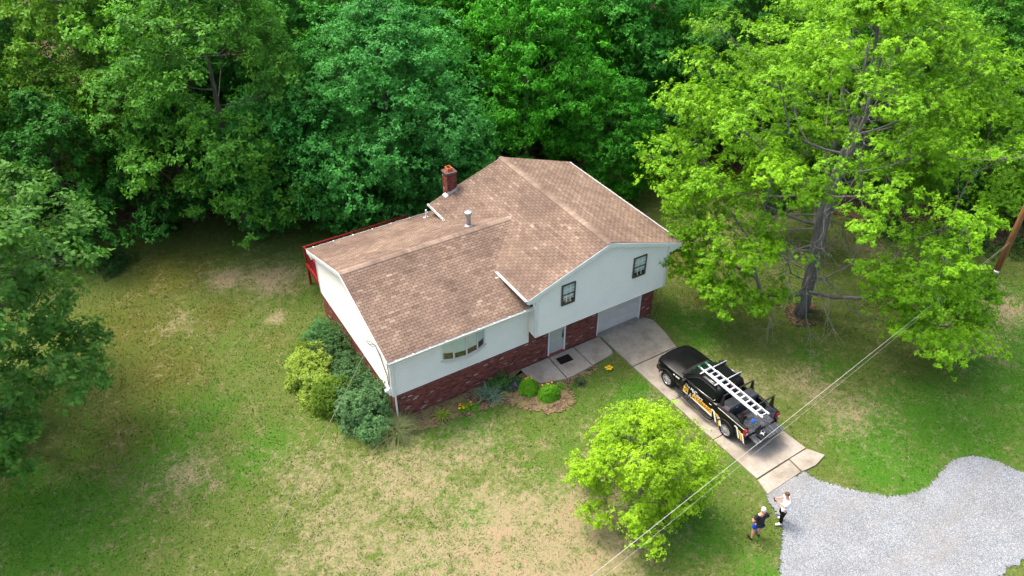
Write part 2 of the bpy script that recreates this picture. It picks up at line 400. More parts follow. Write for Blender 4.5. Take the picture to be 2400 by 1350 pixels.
def lawn_colour(x, y):
    z = lawn_zones(x, y); n1 = fbm(x, y, 1.5, 3); n2 = fbm(x, y, .4, 40); n4 = fbm(x, y, .14, 77, 2)
    dry = z[..., 0]+(n1-.5)*1.0+(n2-.5)*1.2+(n4-.5)*.9; lush = z[..., 1]-(n1-.5)*.5-(n2-.5)*1.0; moss = z[..., 2]+(n1-.5)*.8
    sm = lambda v, a, b: np.clip((v-a)/(b-a), 0, 1)[..., None]
    L = [np.array(q) for q in LAWN]; c = np.ones(x.shape+(3,))*L[0]
    c = c+(L[1]-c)*sm(lush, .1, .7); c = c+(L[2]-c)*sm(moss, .3, 1.0)*.85; c = c+(L[3]-c)*sm(dry, .15, .75)*.95; return c
def axis(lo, hi, st, far):
    a = np.arange(lo, hi+1e-6, st); return np.concatenate([[-far, -far/3, lo-20], a, [hi+20, far/3, far]])
gx = axis(-30, 50, .25, 900.); gy = axis(-30, 46, .25, 900.)
GX, GY = np.meshgrid(gx, gy)
GZ = -.06+(fbm(GX, GY, 3.5, 9)-.5)*.05*(np.abs(GX) < 60)
hx = np.clip(np.minimum(np.minimum(GX+1.5, 16.5-GX), np.minimum(GY+1.8, 10.5-GY))/1.5, 0, 1)   # level round the house
col = lawn_zones(GX, GY); nx, ny = len(gx), len(gy)
GZ = GZ*(1-hx)-.06*hx
V = np.stack([GX.ravel(), GY.ravel(), GZ.ravel()], 1)
ii = (np.arange(ny-1)[:, None]*nx+np.arange(nx-1)[None]).ravel()
F = np.stack([ii, ii+1, ii+nx+1, ii+nx], 1)
g = link('ground', npmesh('ground', V, F, MT['lawn'], {'Col': np.concatenate([col.reshape(-1, 3), np.ones((nx*ny, 1))], 1)}, True))
tag(g, 'patchy green and tan mown lawn around the house', 'lawn', kind='structure')

def smooth_poly(pts, n=5):
    """closed Catmull-Rom outline"""
    out = []; m = len(pts)
    for i in range(m):
        p0, p1, p2, p3 = (np.array(pts[(i+k-1) % m], float) for k in range(4))
        for t in np.linspace(0, 1, n, endpoint=False):
            out.append(.5*((2*p1)+(-p0+p2)*t+(2*p0-5*p1+4*p2-p3)*t*t+(-p0+3*p1-3*p2+p3)*t**3))
    return np.array(out)
def rough_edge(P, amp, seed, sub=5):
    r = np.random.default_rng(seed); out = []
    for i in range(len(P)):
        a, b = P[i], P[(i+1) % len(P)]; d = b-a; n = np.array([-d[1], d[0]])/(np.linalg.norm(d)+1e-9)
        for k in range(sub): out.append(a+d*k/sub+n*r.normal(0, amp))
    return np.array(out)
def inside(P, x, y):
    c = np.zeros(x.shape, bool); j = len(P)-1
    for i in range(len(P)):
        xi, yi, xj, yj = *P[i], *P[j]
        k = ((yi > y) != (yj > y)) & (x < (xj-xi)*(y-yi)/(yj-yi+1e-12)+xi); c ^= k; j = i
    return c
def sheet(name, P, z, mat, thick=.05):
    bm = bmesh.new(); vs = [bm.verts.new((p[0], p[1], z)) for p in P]
    f = bm.faces.new(vs); f.normal_update()
    if f.normal.z < 0: f.normal_flip()
    r = bmesh.ops.extrude_face_region(bm, geom=[f]); 
    for v in r['geom']:
        if isinstance(v, bmesh.types.BMVert): v.co.z -= thick
    bmesh.ops.recalc_face_normals(bm, faces=bm.faces)
    bmesh.ops.triangulate(bm, faces=bm.faces)
    me = bpy.data.meshes.new(name); bm.to_mesh(me); bm.free(); me.materials.append(mat)
    return link(name, me)

GRAV = [(11.12,-11.5),(10.78,-12.1),(10.58,-12.7),(10.25,-13.1),(9.9,-13.4),(9.3,-13.9),(8.69,-14.42),(7,-16),(4,-19.5),(1,-24),(1,-30),(9,-30),(12,-22),(14,-19.2),(15.46,-18.6),(16.94,-18.66),(20,-19.2),(30,-20),(44,-20),(44,-17.6),(30,-17.4),(23,-17.2),(21.3,-16.8),
        (20.85,-16.1),(20.6,-15.3),(19.9,-14.6),(19.1,-14.35),(18.17,-14.43),(17.4,-14.62),(16.55,-14.62),(15.9,-14.48),(15.24,-14.17),(14.7,-13.7),(14.19,-13.15),(13.6,-12.4),(13.25,-11.75),(13.1,-11.45)]
GP = smooth_poly(GRAV, 4); GPr = rough_edge(GP, .05, 2, 5)
gr = sheet('gravel_drive', GPr, -.012, MT['gravel']); tag(gr, kind='structure')
MUL = [(-.1,-.02),(-.35,-.6),(.5,-.95),(1.3,-1.15),(2.3,-1.15),(3.5,-1.5),(4.7,-1.6),(5.3,-2.4),(6.2,-3.2),(7.1,-3.35),(7.6,-2.9),(7.7,-2.2),(8.4,-2.05),(9.5,-1.95),(9.5,-1.7),(8,-1.6),(6.6,-1.4),(6.45,-.5),(6.5,-.02)]
MP = rough_edge(smooth_poly(MUL, 3), .11, 5, 4)
tag(sheet('mulch_bed', MP, -.018, MT['mulch']), kind='structure')
LIT = [(-40,46),(-40,33),(-20,31),(-13.5,30),(-8.5,24.6),(-5,23.4),(-1.3,20.6),(2.1,20.6),(6,20),(11,20.5),(16.7,19.5),(20,15.6),(24.5,13.8),(26.6,9.6),(29,7),(31,.8),(34,-3.2),(38,-6.4),(48,-8),(90,-10),(90,110),(-40,110)]
LP = rough_edge(smooth_poly(LIT, 4), .18, 6, 3)
tag(sheet('forest_floor', LP, -.014, MT['litter']), kind='structure')
# a little bare soil and litter under the maple
tag(sheet('tree_mulch_patch', rough_edge(smooth_poly([(20.2,-4.4),(20.9,-5.1),(21.9,-4.9),(22.4,-4),(21.8,-3.2),(20.8,-3.3)], 4), .06, 8, 3), -.02, MT['litter']), kind='structure')

# ---- concrete drive and walk: one slab, one object
drive = empty('driveway', (12.6, -5.5, 0)); tag(drive, kind='structure')
walk = empty('front_walk', (8.6, -.8, 0)); tag(walk, kind='structure')
def slab(par, poly, z, tone, drop=.12):
    c = np.mean(poly, 0); P = [np.array(p)+(c-np.array(p))/np.linalg.norm(c-np.array(p))*.008 for p in poly]
    b = MB(); b.prism([(p[0]-par.location.x, p[1]-par.location.y, z-drop) for p in P], (0, 0, drop))
    o = b.build('slab', MT['concrete'], par, bevel=.012, seg=2); o.color = (1-tone, 1, 1, 1)
    bm = bmesh.new(); bm.from_mesh(o.data); bmesh.ops.recalc_face_normals(bm, faces=bm.faces); bm.to_mesh(o.data); bm.free()
slab(drive, [(11.12,-.12),(14.0,-.12),(14.22,-.5),(14.12,-1.6),(13.86,-2.72),(11.12,-2.72)], .03, .45)
slab(drive, [(11.13,-2.75),(13.86,-2.75),(13.96,-5.45),(11.16,-5.45)], .026, .75)
slab(drive, [(11.16,-5.48),(13.96,-5.48),(14.08,-8.2),(11.2,-8.2)], .024, .8)
slab(drive, [(11.2,-8.23),(14.08,-8.23),(14.26,-10.62),(11.26,-10.72)], .022, .9)
slab(drive, [(11.24,-10.78),(13.15,-10.7),(13.08,-11.42),(11.05,-11.52)], .014, .8)
slab(drive, [(13.2,-10.68),(14.28,-10.66),(14.66,-11.32),(13.9,-11.5),(13.15,-11.44)], .016, 1)
slab(walk, [(6.42,-.1),(8.02,-.1),(7.94,-1.78),(6.72,-1.4),(6.45,-.6)], .03, .85)
slab(walk, [(8.06,-.1),(9.48,-.1),(9.5,-1.68),(7.98,-1.8)], .034, .7)
slab(walk, [(9.52,-.1),(11.05,-.1),(11.0,-1.28),(10.85,-1.5),(9.54,-1.66)], .03, .75)

# ================================================================ HOUSE
house = empty('split_level_house', (0, 0, 0), 0, 'split level house with tan shingle roof, pale siding and red brick base', 'house')
W1, X2, D = 6.9, 14.47, 8.7
OH, OZ, BZ = .61, 2.21, 1.47
WE, WR, WFO, WRE, WYR, WLO = 3.92, 5.50, .44, 9.14, 4.35, .26     # wing roof: eave z, ridge z, overhangs
ME, MR, MX0, MX1, MXR, MY0, MY1 = 4.71, 6.20, 6.32, 15.06, 10.69, -.82, 8.73
sw, sm_ = (WR-WE)/(WYR+WFO), (MR-ME)/(MXR-MX0)
wz = lambda y: WR-sw*abs(y-WYR)
mz = lambda x: MR-sm_*abs(x-MXR)

# ---- backing walls
b = MB(); b.prism([(.03,.03,BZ-.02),(.03,D-.03,BZ-.02),(.03,D-.03,wz(D)-.2),(.03,WYR,WR-.22),(.03,.03,wz(0)-.2)], (W1-.0, 0, 0))
b.box(.05, W1, .05, D-.05, 0, BZ-.02)
b.build('wall', MT['backing'], house)
b = MB(); b.prism([(W1+.03,-OH+.03,OZ),(X2-.03,-OH+.03,OZ),(X2-.03,-OH+.03,mz(X2)-.2),(MXR,-OH+.03,MR-.2),(W1+.03,-OH+.03,mz(W1)-.2)], (0, 8.45+OH, 0))
b.build('wall', MT['backing'], house)
b = MB(); b.box(W1+.02, X2-.05, .3, 8.4, 0, OZ+.02); b.build('wall', MT['mortar'], house)

# ---- siding: every board an object
def boards(u0, u1, z0, top, p0, udir, nrm, step=.112, corner=True):
    """clapboards from z0 up; top(u) gives the roof line over the wall"""
    udir = Vector(udir); nrm = Vector(nrm); p0 = Vector(p0)
    us = np.linspace(u0, u1, 160); tz = np.array([top(u) for u in us]); z = z0
    while True:
        zt = z+step; ok = us[tz > z+.02]
        if len(ok) < 3: break
        a0, a1 = ok[0], ok[-1]; ok2 = us[tz > zt]
        c0, c1 = (ok2[0], ok2[-1]) if len(ok2) > 2 else ((a0+a1)/2-.02, (a0+a1)/2+.02)
        P = lambda u, zz, off: p0+udir*u+nrm*off+Vector((0, 0, zz))
        b = MB()
        zl, zt2 = z+.024, zt+.004; m0, m1 = a0+(c0-a0)*.22, a1+(c1-a1)*.22
        b.add([P(a0, z, 0), P(a1, z, 0), P(a1, z, .046), P(a0, z, .046), P(m1, zl, .046), P(m0, zl, .046), P(c1, zt2, .002), P(c0, zt2, .002), P(c1, zt2, -.004), P(c0, zt2, -.004)],
              [(0,1,2,3),(3,2,4,5),(5,4,6,7),(7,6,8,9),(9,8,1,0),(0,3,5,7,9),(1,8,6,4,2)])
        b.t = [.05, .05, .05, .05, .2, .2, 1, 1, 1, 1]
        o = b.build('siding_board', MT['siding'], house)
        z = zt
cap = lambda h: (lambda u: h)
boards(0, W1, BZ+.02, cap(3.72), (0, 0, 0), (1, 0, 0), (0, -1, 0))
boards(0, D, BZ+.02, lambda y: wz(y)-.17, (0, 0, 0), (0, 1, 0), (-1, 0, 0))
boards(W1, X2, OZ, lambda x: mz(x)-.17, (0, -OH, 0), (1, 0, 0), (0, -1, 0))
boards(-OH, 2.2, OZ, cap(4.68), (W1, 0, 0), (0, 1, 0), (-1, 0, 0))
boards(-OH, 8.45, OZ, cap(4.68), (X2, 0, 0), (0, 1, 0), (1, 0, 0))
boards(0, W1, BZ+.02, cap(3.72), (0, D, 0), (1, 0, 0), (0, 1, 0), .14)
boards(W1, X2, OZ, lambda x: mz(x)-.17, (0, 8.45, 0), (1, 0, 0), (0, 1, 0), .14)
# corner posts
def post(x, y, z0, z1, sx, sy):
    b = MB(); b.box(min(x, x+sx*.09), max(x, x+sx*.09), y-.0 if sy > 0 else y-.052, y+.052 if sy > 0 else y, z0, z1)
    b.box(x-.052 if sx > 0 else x, x if sx > 0 else x+.052, min(y-.052*(1 if sy < 0 else -1), y-sy*.09), max(y-.052*(1 if sy < 0 else -1), y-sy*.09), z0, z1)
    b.build('corner_post', MT['trim'], house)
post(0, 0, BZ+.005, 3.74, 1, -1); post(W1, -OH, OZ-.004, 4.7, 1, -1); post(X2, -OH, OZ-.004, 4.7, -1, -1); post(0, D, BZ+.005, 3.74, 1, 1)
b = MB(); b.box(W1+.01, X2-.01, -OH+.02, .29, OZ-.03, OZ+.03); b.box(W1-.02, X2+.02, -OH-.02, -OH+.06, OZ-.035, OZ-.005); b.build('soffit', MT['trim'], house)

# ---- brickwork
BRK = []     # (centre, udir, nrm, length, height, tone)
def brick_tone():
    r = rnd.random()
    return rnd.uniform(.9, 1.0) if r < .04 else (rnd.uniform(0, .2) if r < .2 else min(.84, max(.1, rnd.gauss(.48, .16))))
def bricks(p0, udir, nrm, L, z0, z1, holes=(), hgt=.0677, ln=.213):
    p0 = Vector(p0); udir = Vector(udir); nrm = Vector(nrm); k = 0; z = z0-2*hgt if z0 == 0 else z0
    while z+hgt <= z1+1e-3:
        segs = [(0, L)]
        for h0, h1, q0, q1 in holes:
            if z+hgt > q0+.01 and z < q1-.01:
                ns = []
                for a, c in segs:
                    if h1 <= a or h0 >= c: ns.append((a, c))
                    else:
                        if h0-a > .03: ns.append((a, h0))
                        if c-h1 > .03: ns.append((h1, c))
                segs = ns
        for a, c in segs:
            u = a-(ln/2 if k % 2 else 0)
            while u < c-.02:
                s, e = max(u, a), min(u+ln, c)
                if e-s > .035: BRK.append((p0+udir*((s+e)/2)+Vector((0, 0, z+hgt/2)), udir, nrm, e-s-.011, hgt-.011, brick_tone()))
                u += ln
        z += hgt; k += 1
bricks((0, 0, 0), (1, 0, 0), (0, -1, 0), W1, .0, BZ-.07)
bricks((W1, 0, 0), (1, 0, 0), (0, -1, 0), X2-W1, .0, OZ-.03, [(8.03-W1, 9.03-W1, -.1, 2.1), (10.96-W1, 13.68-W1, -.1, 2.3)])
bricks((0, 0, 0), (0, 1, 0), (-1, 0, 0), D, .0, BZ-.07)
bricks((X2, 0, 0), (0, 1, 0), (1, 0, 0), 8.4, .0, OZ-.03)
# rowlock course under the siding
for L, p0, ud, nr in ((W1, (0, 0, 0), (1, 0, 0), (0, -1, 0)), (D, (0, 0, 0), (0, 1, 0), (-1, 0, 0))):
    for k in range(int(L/.098)):
        BRK.append((Vector(p0)+Vector(ud)*(k*.098+.05)+Vector((0, 0, BZ-.035))+Vector(nr)*.012, Vector(ud), Vector(nr), .087, .075, brick_tone()))
# mortar slabs behind the faces
b = MB(); b.box(.004, W1, -.004, .28, -.15, BZ-.005); b.build('mortar_bed', MT['mortar'], house)
b = MB(); b.box(-.004, .06, .285, D, -.15, BZ-.005); b.build('mortar_bed', MT['mortar'], house)
b = MB(); b.box(W1+.002, 8.03, -.005, .28, -.15, OZ-.031); b.box(9.03, 10.96, -.005, .28, -.15, OZ-.031); b.box(13.68, X2-.002, -.005, .28, -.15, OZ-.031); b.box(8.03, 9.03, -.004, .28, 2.1, OZ-.031)
b.build('mortar_bed', MT['mortar'], house)
b = MB(); b.box(X2-.2, X2+.004, .285, 8.4, -.15, OZ-.031); b.build('mortar_bed', MT['mortar'], house)
brick_me = MB().box(-.5, .5, -.5, .5, -.5, .5).mesh('brick', MT['brick'])
brick_me_n = {}
BRK.sort(key=lambda q: (q[2].dot(CAM-q[0]) <= 0, (q[0]-CAM).length))
def brick_pieces(L, parent, first, depth=.06):
    jb = MB()
    for i, (c, u, n, ln, h, t) in enumerate(L):
        if i < first:
            o = link('brick', brick_me, parent); m = Matrix((u*ln, n*depth, Vector((0, 0, 1))*h)).transposed().to_4x4()
            m.translation = c+n*(.010-depth/2); o.matrix_local = m; o.color = (1-t, 1, 1, 1)
        else:
            jb.cur = max(t, 1e-4); p = c+n*.010; a = u*ln/2; e = Vector((0, 0, h/2)); d = -n*depth
            q = [p-a-e, p+a-e, p+a+e, p-a+e]; jb.hexa([x+d for x in q], q)
    if jb.v: tag(jb.build('brickwork', MT['brick'], parent), kind='stuff')
brick_pieces(BRK, house, 280)

# ---- chimney
ch = MB(); cx0, cx1, cy0, cy1, cz = 7.28, 7.82, 8.44, 8.96, 6.22
ch.box(cx0+.006, cx1-.006, cy0+.006, cy1-.006, -.15, cz); chim = ch.build('chimney', MT['mortar'], house)
BRK = []
bricks((cx0, cy0, 0), (1, 0, 0), (0, -1, 0), cx1-cx0, 4.6, cz); bricks((cx0, cy0, 0), (0, 1, 0), (-1, 0, 0), cy1-cy0, 1.0, cz)
bricks((cx1, cy0, 0), (0, 1, 0), (1, 0, 0), cy1-cy0, 4.6, cz); bricks((cx0, cy1, 0), (1, 0, 0), (0, 1, 0), cx1-cx0, 0, cz)
brick_pieces(BRK, chim, 0)
b = MB(); b.box(cx0-.05, cx1+.05, cy0-.05, cy1+.05, cz, cz+.09); b.build('chimney_cap', MT['conccap'], chim, bevel=.015)
b = MB()
for a in ((cx0+.13, cx0+.16, cy0+.13, cy0+.46), (cx1-.16, cx1-.13, cy0+.13, cy0+.46), (cx0+.16, cx1-.16, cy0+.13, cy0+.16), (cx0+.16, cx1-.16, cy0+.43, cy0+.46)): b.box(*a, cz+.06, cz+.27)
b.build('clay_flue', MT['clay'], chim)
b = MB(); b.hexa([(cx0-.02,cy0-.03,mz(cx0)-.05),(cx1+.02,cy0-.03,mz(cx1)-.05),(cx1+.02,cy0+.0,mz(cx1)-.05),(cx0-.02,cy0+.0,mz(cx0)-.05)],
                 [(cx0-.02,cy0-.03,mz(cx0)+.16),(cx1+.02,cy0-.03,mz(cx1)+.16),(cx1+.02,cy0+.0,mz(cx1)+.16),(cx0-.02,cy0+.0,mz(cx0)+.16)])
b.hexa([(cx1-.0,cy0-.03,mz(cx1)-.05),(cx1+.03,cy0-.03,mz(cx1)-.05),(cx1+.03,cy1,mz(cx1)-.05),(cx1,cy1,mz(cx1)-.05)],
       [(cx1-.0,cy0-.03,mz(cx1)+.14),(cx1+.03,cy0-.03,mz(cx1)+.14),(cx1+.03,cy1,mz(cx1)+.14),(cx1,cy1,mz(cx1)+.14)])
b.hexa([(cx0-.18,cy0-.06,mz(cx0-.18)+.012),(cx0+.02,cy0-.06,mz(cx0)+.03),(cx0+.02,cy0+.3,mz(cx0)+.03),(cx0-.18,cy0+.3,mz(cx0-.18)+.012)],
       [(cx0-.18,cy0-.06,mz(cx0-.18)+.03),(cx0+.02,cy0-.06,mz(cx0)+.06),(cx0+.02,cy0+.3,mz(cx0)+.06),(cx0-.18,cy0+.3,mz(cx0-.18)+.03)])
b.build('flashing', MT['flash'], chim)

# ---- roofs
TH = .14
def roof_slab(name, quads):
    b = MB()
    for q in quads: b.hexa([(x, y, z-TH) for x, y, z in q], [(x, y, z-.012) for x, y, z in q])
    o = b.build(name, MT['trim'], house); u = MB()
    for q in quads: u.hexa([(x, y, z-.011) for x, y, z in q], [(x, y, z-.001) for x, y, z in q])
    u.build('underlay', MT['underlay'], o); return o
wroof = roof_slab('roof', [[(-WLO,-WFO,WE),(W1-.03,-WFO,WE),(W1-.03,WYR,WR),(-WLO,WYR,WR)],
                           [(-WLO,WYR+.001,WR),(W1-.03,WYR+.001,WR),(W1-.03,WRE,WE),(-WLO,WRE,WE)],
                           [(W1-.029,1.9,wz(1.9)),(8.7,4.3,wz(4.3)),(8.7,4.4,wz(4.4)),(W1-.029,6.8,wz(6.8))]])
mroof = roof_slab('roof', [[(MX0,MY0,ME),(MXR,MY0,MR),(MXR,MY1,MR),(MX0,MY1,ME)], [(MXR+.001,MY0,MR),(MX1,MY0,ME),(MX1,MY1,ME),(MXR+.001,MY1,MR)]])
wroof['label'] = 'lower gable roof of the left wing'; mroof['label'] = 'upper gable roof over the garage'
SH = []   # (parent, origin, u, v, n, tone, width, keep)
def shingles(par, o, u, v, L, H, keep, tw=.305, ex=.143):
    o = Vector(o); u = Vector(u).normalized(); v = Vector(v).normalized(); n = u.cross(v)
    rows = int(math.ceil(H/ex))
    for r in range(rows):
        off = (r % 2)*tw*.5+rnd.uniform(-.02, .02); k = -1; rowt = rnd.gauss(0, .05)
        while True:
            s = k*tw+off; e = s+tw; k += 1
            if s > L: break
            s2, e2 = max(s, 0), min(e, L)
            if e2-s2 < .03: continue
            vt = min((r+1)*ex+.03, H)
            p = o+u*((s2+e2)/2)+v*(r*ex)
            if not keep(p): continue
            t = min(1, max(.02, rnd.gauss(.5, .10)+rowt+(rnd.uniform(-.3, .3) if rnd.random() < .12 else 0)))
            SH.append((par, p, u, v, n, e2-s2-.019, vt-r*ex, t, abs(e2-s2-tw) < .001 and vt < H))
def wk(p):   # wing shingles that are not buried in the upper roof
    return p.x < 6.75 or wz(p.y) > mz(p.x)-.05
hw = math.hypot(WYR+WFO, WR-WE); hm = math.hypot(MXR-MX0, MR-ME)
shingles(wroof, (-WLO-.01,-WFO-.02,WE-.006), (1,0,0), (0,WYR+WFO,WR-WE), 9.0, hw, wk)
shingles(wroof, (9.0,WRE+.02,WE-.006), (-1,0,0), (0,-(WRE-WYR),WR-WE), 9.0+WLO+.01, hw, wk)
def mk(p): return not (wz(p.y) > mz(p.x)+.1 and p.x < 8.6)
shingles(mroof, (MX0-.02,MY1+.01,ME-.006), (0,-1,0), (MXR-MX0,0,MR-ME), MY1-MY0+.02, hm, mk)
shingles(mroof, (MX1+.02,MY0-.01,ME-.006), (0,1,0), (-(MXR-MX0),0,MR-ME), MY1-MY0+.02, hm, lambda p: True)
def edges(me):
    me.materials.append(MT['shingle_edge'])
    mi = np.zeros(len(me.polygons), np.int32); k = np.arange(len(mi)) % 6; mi[(k == 2) | (k == 3) | (k == 5)] = 1; me.polygons.foreach_set('material_index', mi); return me
sh_me = MB().hexa([(-.5,0,0),(.5,0,0),(.5,1,0),(-.5,1,0)], [(-.5,0,.019),(.5,0,.019),(.5,1,.003),(-.5,1,.003)]).mesh('shingle', MT['shingle']); edges(sh_me)
SH.sort(key=lambda q: (q[4].dot((CAM-q[1]).normalized()) < .25, not q[8], (q[1]-CAM).length))
join = {}
for i, (par, p, u, v, n, w, h, t, full) in enumerate(SH):
    if i < 290:
        o = link('shingle', sh_me, par); m = Matrix((u*w, v*h, n)).transposed().to_4x4(); m.translation = p; o.matrix_local = m; o.color = (1-t, 1, 1, 1)
    else:
        j = join.setdefault(par.name, (par, MB()))[1]; j.cur = t
        a = u*(w/2); e = v*h; lo, hi = n*.019, n*.003
        j.hexa([p-a, p+a, p+a+e, p-a+e], [p-a+lo, p+a+lo, p+a+e+hi, p-a+e+hi])
for par, j in join.values(): o = j.build('shingle_courses', MT['shingle'], par); edges(o.data); tag(o, kind='stuff')
# ridge caps, one object each
cap_me = {}
def ridge(par, p0, p1, slope, side):
    p0 = Vector(p0); p1 = Vector(p1); d = (p1-p0); L = d.length; d.normalize(); s = Vector(side); k = 0
    w = .16; me = MB()
    P = lambda y, z0: [(-w, y, -w*slope+z0), (0, y, z0), (w, y, -w*slope+z0)]
    a, c = P(0, .030), P(.22, .014); a2, c2 = P(0, .012), P(.22, .0)
    me.add(a+c+a2+c2, [(0,1,4,3),(1,2,5,4),(6,9,10,7),(7,10,11,8),(0,6,7,1),(1,7,8,2),(3,4,10,9),(4,5,11,10),(0,3,9,6),(2,8,11,5)])
    me = me.mesh('ridge_cap', MT['shingle'])
    while k*.145 < L-.1:
        o = link('ridge_cap', me, par); m = Matrix((s, d, s.cross(d))).transposed().to_4x4(); m.translation = p0+d*(k*.145); o.matrix_local = m
        t = min(1, max(.3, rnd.gauss(.82, .09))); o.color = (1-t, 1, 1, 1); k += 1
ridge(wroof, (-WLO-.01,WYR,WR+.004), (8.55,WYR,WR+.004), sw, (0,-1,0))
ridge(mroof, (MXR,MY0-.01,MR+.004), (MXR,MY1,MR+.004), sm_, (1,0,0))

# ---- rake boards, returns, fascia, gutters
def rake(x, y, pts, nrm, drop=.21):
    b = MB(); pts = [Vector(p) for p in pts]; nrm = Vector(nrm)*.028
    for a, c in zip(pts[:-1], pts[1:]):
        q = [a+Vector((0,0,-.016)), c+Vector((0,0,-.016)), c+Vector((0,0,-drop)), a+Vector((0,0,-drop))]
        b.hexa(q, [p+nrm for p in q])
    return b
rake(0, 0, [(-WLO,-WFO,WE),(-WLO,WYR,WR),(-WLO,WRE,WE)], (-1,0,0)).build('rake_board', MT['trim'], wroof)
rake(0, 0, [(MX0,MY0,ME),(MXR,MY0,MR),(MX1,MY0,ME)], (0,-1,0), .23).build('rake_board', MT['trim'], mroof)
rake(0, 0, [(MX0,MY1,ME),(MXR,MY1,MR),(MX1,MY1,ME)], (0,1,0), .23).build('rake_board', MT['trim'], mroof)
e = .018
for xa, xb, s in ((MX0, W1+.10, 1), (MX1, X2-.10, -1)):       # boxed returns at the lower corners of the gable
    b = MB(); b.prism([(xa,MY0+e,ME-.15),(xb,MY0+e,mz(xb)-.15),(xb,MY0+e,ME-.36),(xa+s*.05,MY0+e,ME-.30)], (0, .19, 0)); b.build('eave_return', MT['trim'], mroof)
for ya, yb, s in ((-WFO, .0, 1), (WRE, D, -1)):
    b = MB(); b.prism([(-WLO+e,ya,WE-.15),(-WLO+e,yb,wz(yb)-.15),(-WLO+e,yb,WE-.34),(-WLO+e,ya+s*.04,WE-.28)], (.23, 0, 0)); b.build('eave_return', MT['trim'], wroof)
def gutter(par, p0, p1, out, hang=1.05, debris=True):
    p0 = Vector(p0); p1 = Vector(p1); d = p1-p0; L = d.length; d.normalize(); o = Vector(out); up = Vector((0,0,1)); b = MB()
    prof = [(0,-.01),(0,-.10),(.06,-.105),(.085,-.05),(.095,0),(.083,.004),(.072,-.05),(.055,-.088),(.012,-.088),(.012,-.01)]
    b.prism([p0+o*a+up*z for a, z in prof], d*L)
    for q in (p0, p1): b.prism([q+o*a+up*z for a, z in prof[:5]], d*.006)
    g = b.build('gutter', MT['gutter'], par)
    k = .35
    while k < L:
        h = MB(); q = p0+d*k; h.hexa([q+up*-.012, q+d*.045+up*-.012, q+d*.045+o*.10+up*.004, q+o*.10+up*.004], [q+up*.014, q+d*.045+up*.014, q+d*.045+o*.10+up*.016, q+o*.10+up*.016])
        h.build('gutter_hanger', MT['gutter'], g); k += hang
    if debris:
        h = MB(); h.prism([p0+o*.014+up*-.06, p0+o*.068+up*-.06, p0+o*.055+up*-.086, p0+o*.014+up*-.086], d*L); h.build('gutter_debris', MT['debris'], g)
    f = MB(); f.hexa([p0+up*-.02+o*-.03, p1+up*-.02+o*-.03, p1+up*-.02+o*-.002, p0+up*-.02+o*-.002], [p0+up*-.2+o*-.03, p1+up*-.2+o*-.03, p1+up*-.2+o*-.002, p0+up*-.2+o*-.002]); f.build('fascia', MT['trim'], par)
    return g
gutter(wroof, (-WLO,-WFO-.03,WE-.02), (W1-.03,-WFO-.03,WE-.02), (0,-1,0), .78)
gutter(wroof, (-WLO,WRE+.03,WE-.02), (W1-.03,WRE+.03,WE-.02), (0,1,0))
gutter(mroof, (MX0-.03,MY0,ME-.02), (MX0-.03,2.0,ME-.02), (-1,0,0), .6)
gutter(mroof, (MX0-.03,6.75,ME-.02), (MX0-.03,MY1,ME-.02), (-1,0,0), .8)
gutter(mroof, (MX1+.03,MY0,ME-.02), (MX1+.03,MY1,ME-.02), (1,0,0), .9)
b = MB(); b.tube([(6.27,1.5,4.60),(6.2,1.5,4.52),(6.05,1.5,4.58)], .045, 8); b.tube([(6.1,1.85,4.66),(5.9,2.05,4.72),(5.85,2.35,4.80)], .012, 5); b.build('gutter_outlet', MT['gutter'], mroof)
b = MB(); b.box(.02, .09, -.10, -.03, .02, 3.72); b.tube([(.055,-.07,3.7),(.055,-.3,3.78),(.055,-.47,3.8)], .04, 6); b.build('downspout', MT['gutter'], wroof, bevel=.01)

# ---- roof pipes
fx, fy = 6.62, 5.0; fz = wz(fy)
b = MB(); b.lathe([(.2, fz-.03), (.2, fz+.03), (.12, fz+.09), (.115, fz+.62), (.115, fz+.64)], 20, 'z', (fx, fy, 0)); fl = b.build('flue_pipe', MT['galv'], wroof, sharp=40)
b = MB(); b.lathe([(.13, fz+.62), (.17, fz+.64), (.175, fz+.72), (.19, fz+.73), (.19, fz+.79), (.15, fz+.82), (.02, fz+.835)], 20, 'z', (fx, fy, 0)); b.build('flue_cap', MT['galv'], fl, sharp=40)
px_, py_ = 5.93, 8.35; pz = wz(py_)
b = MB(); b.tube([(px_, py_, pz-.1), (px_, py_, pz+.48)], .042, 10); vpp = b.build('vent_pipe', MT['pvc'], wroof, sharp=40)
b = MB(); b.box(px_-.14, px_+.14, py_-.14, py_+.14, pz-.05, pz+.012); b.build('vent_flashing', MT['flash'], vpp)
b = MB(); b.hexa([(6.25,6.9,wz(6.9)+.014),(6.5,6.75,wz(6.75)+.014),(6.55,6.85,wz(6.85)+.014),(6.3,7.0,wz(7)+.014)], [(6.25,6.9,wz(6.9)+.03),(6.5,6.75,wz(6.75)+.03),(6.55,6.85,wz(6.85)+.03),(6.3,7.0,wz(7)+.03)])
b.build('flashing', MT['flash'], wroof)

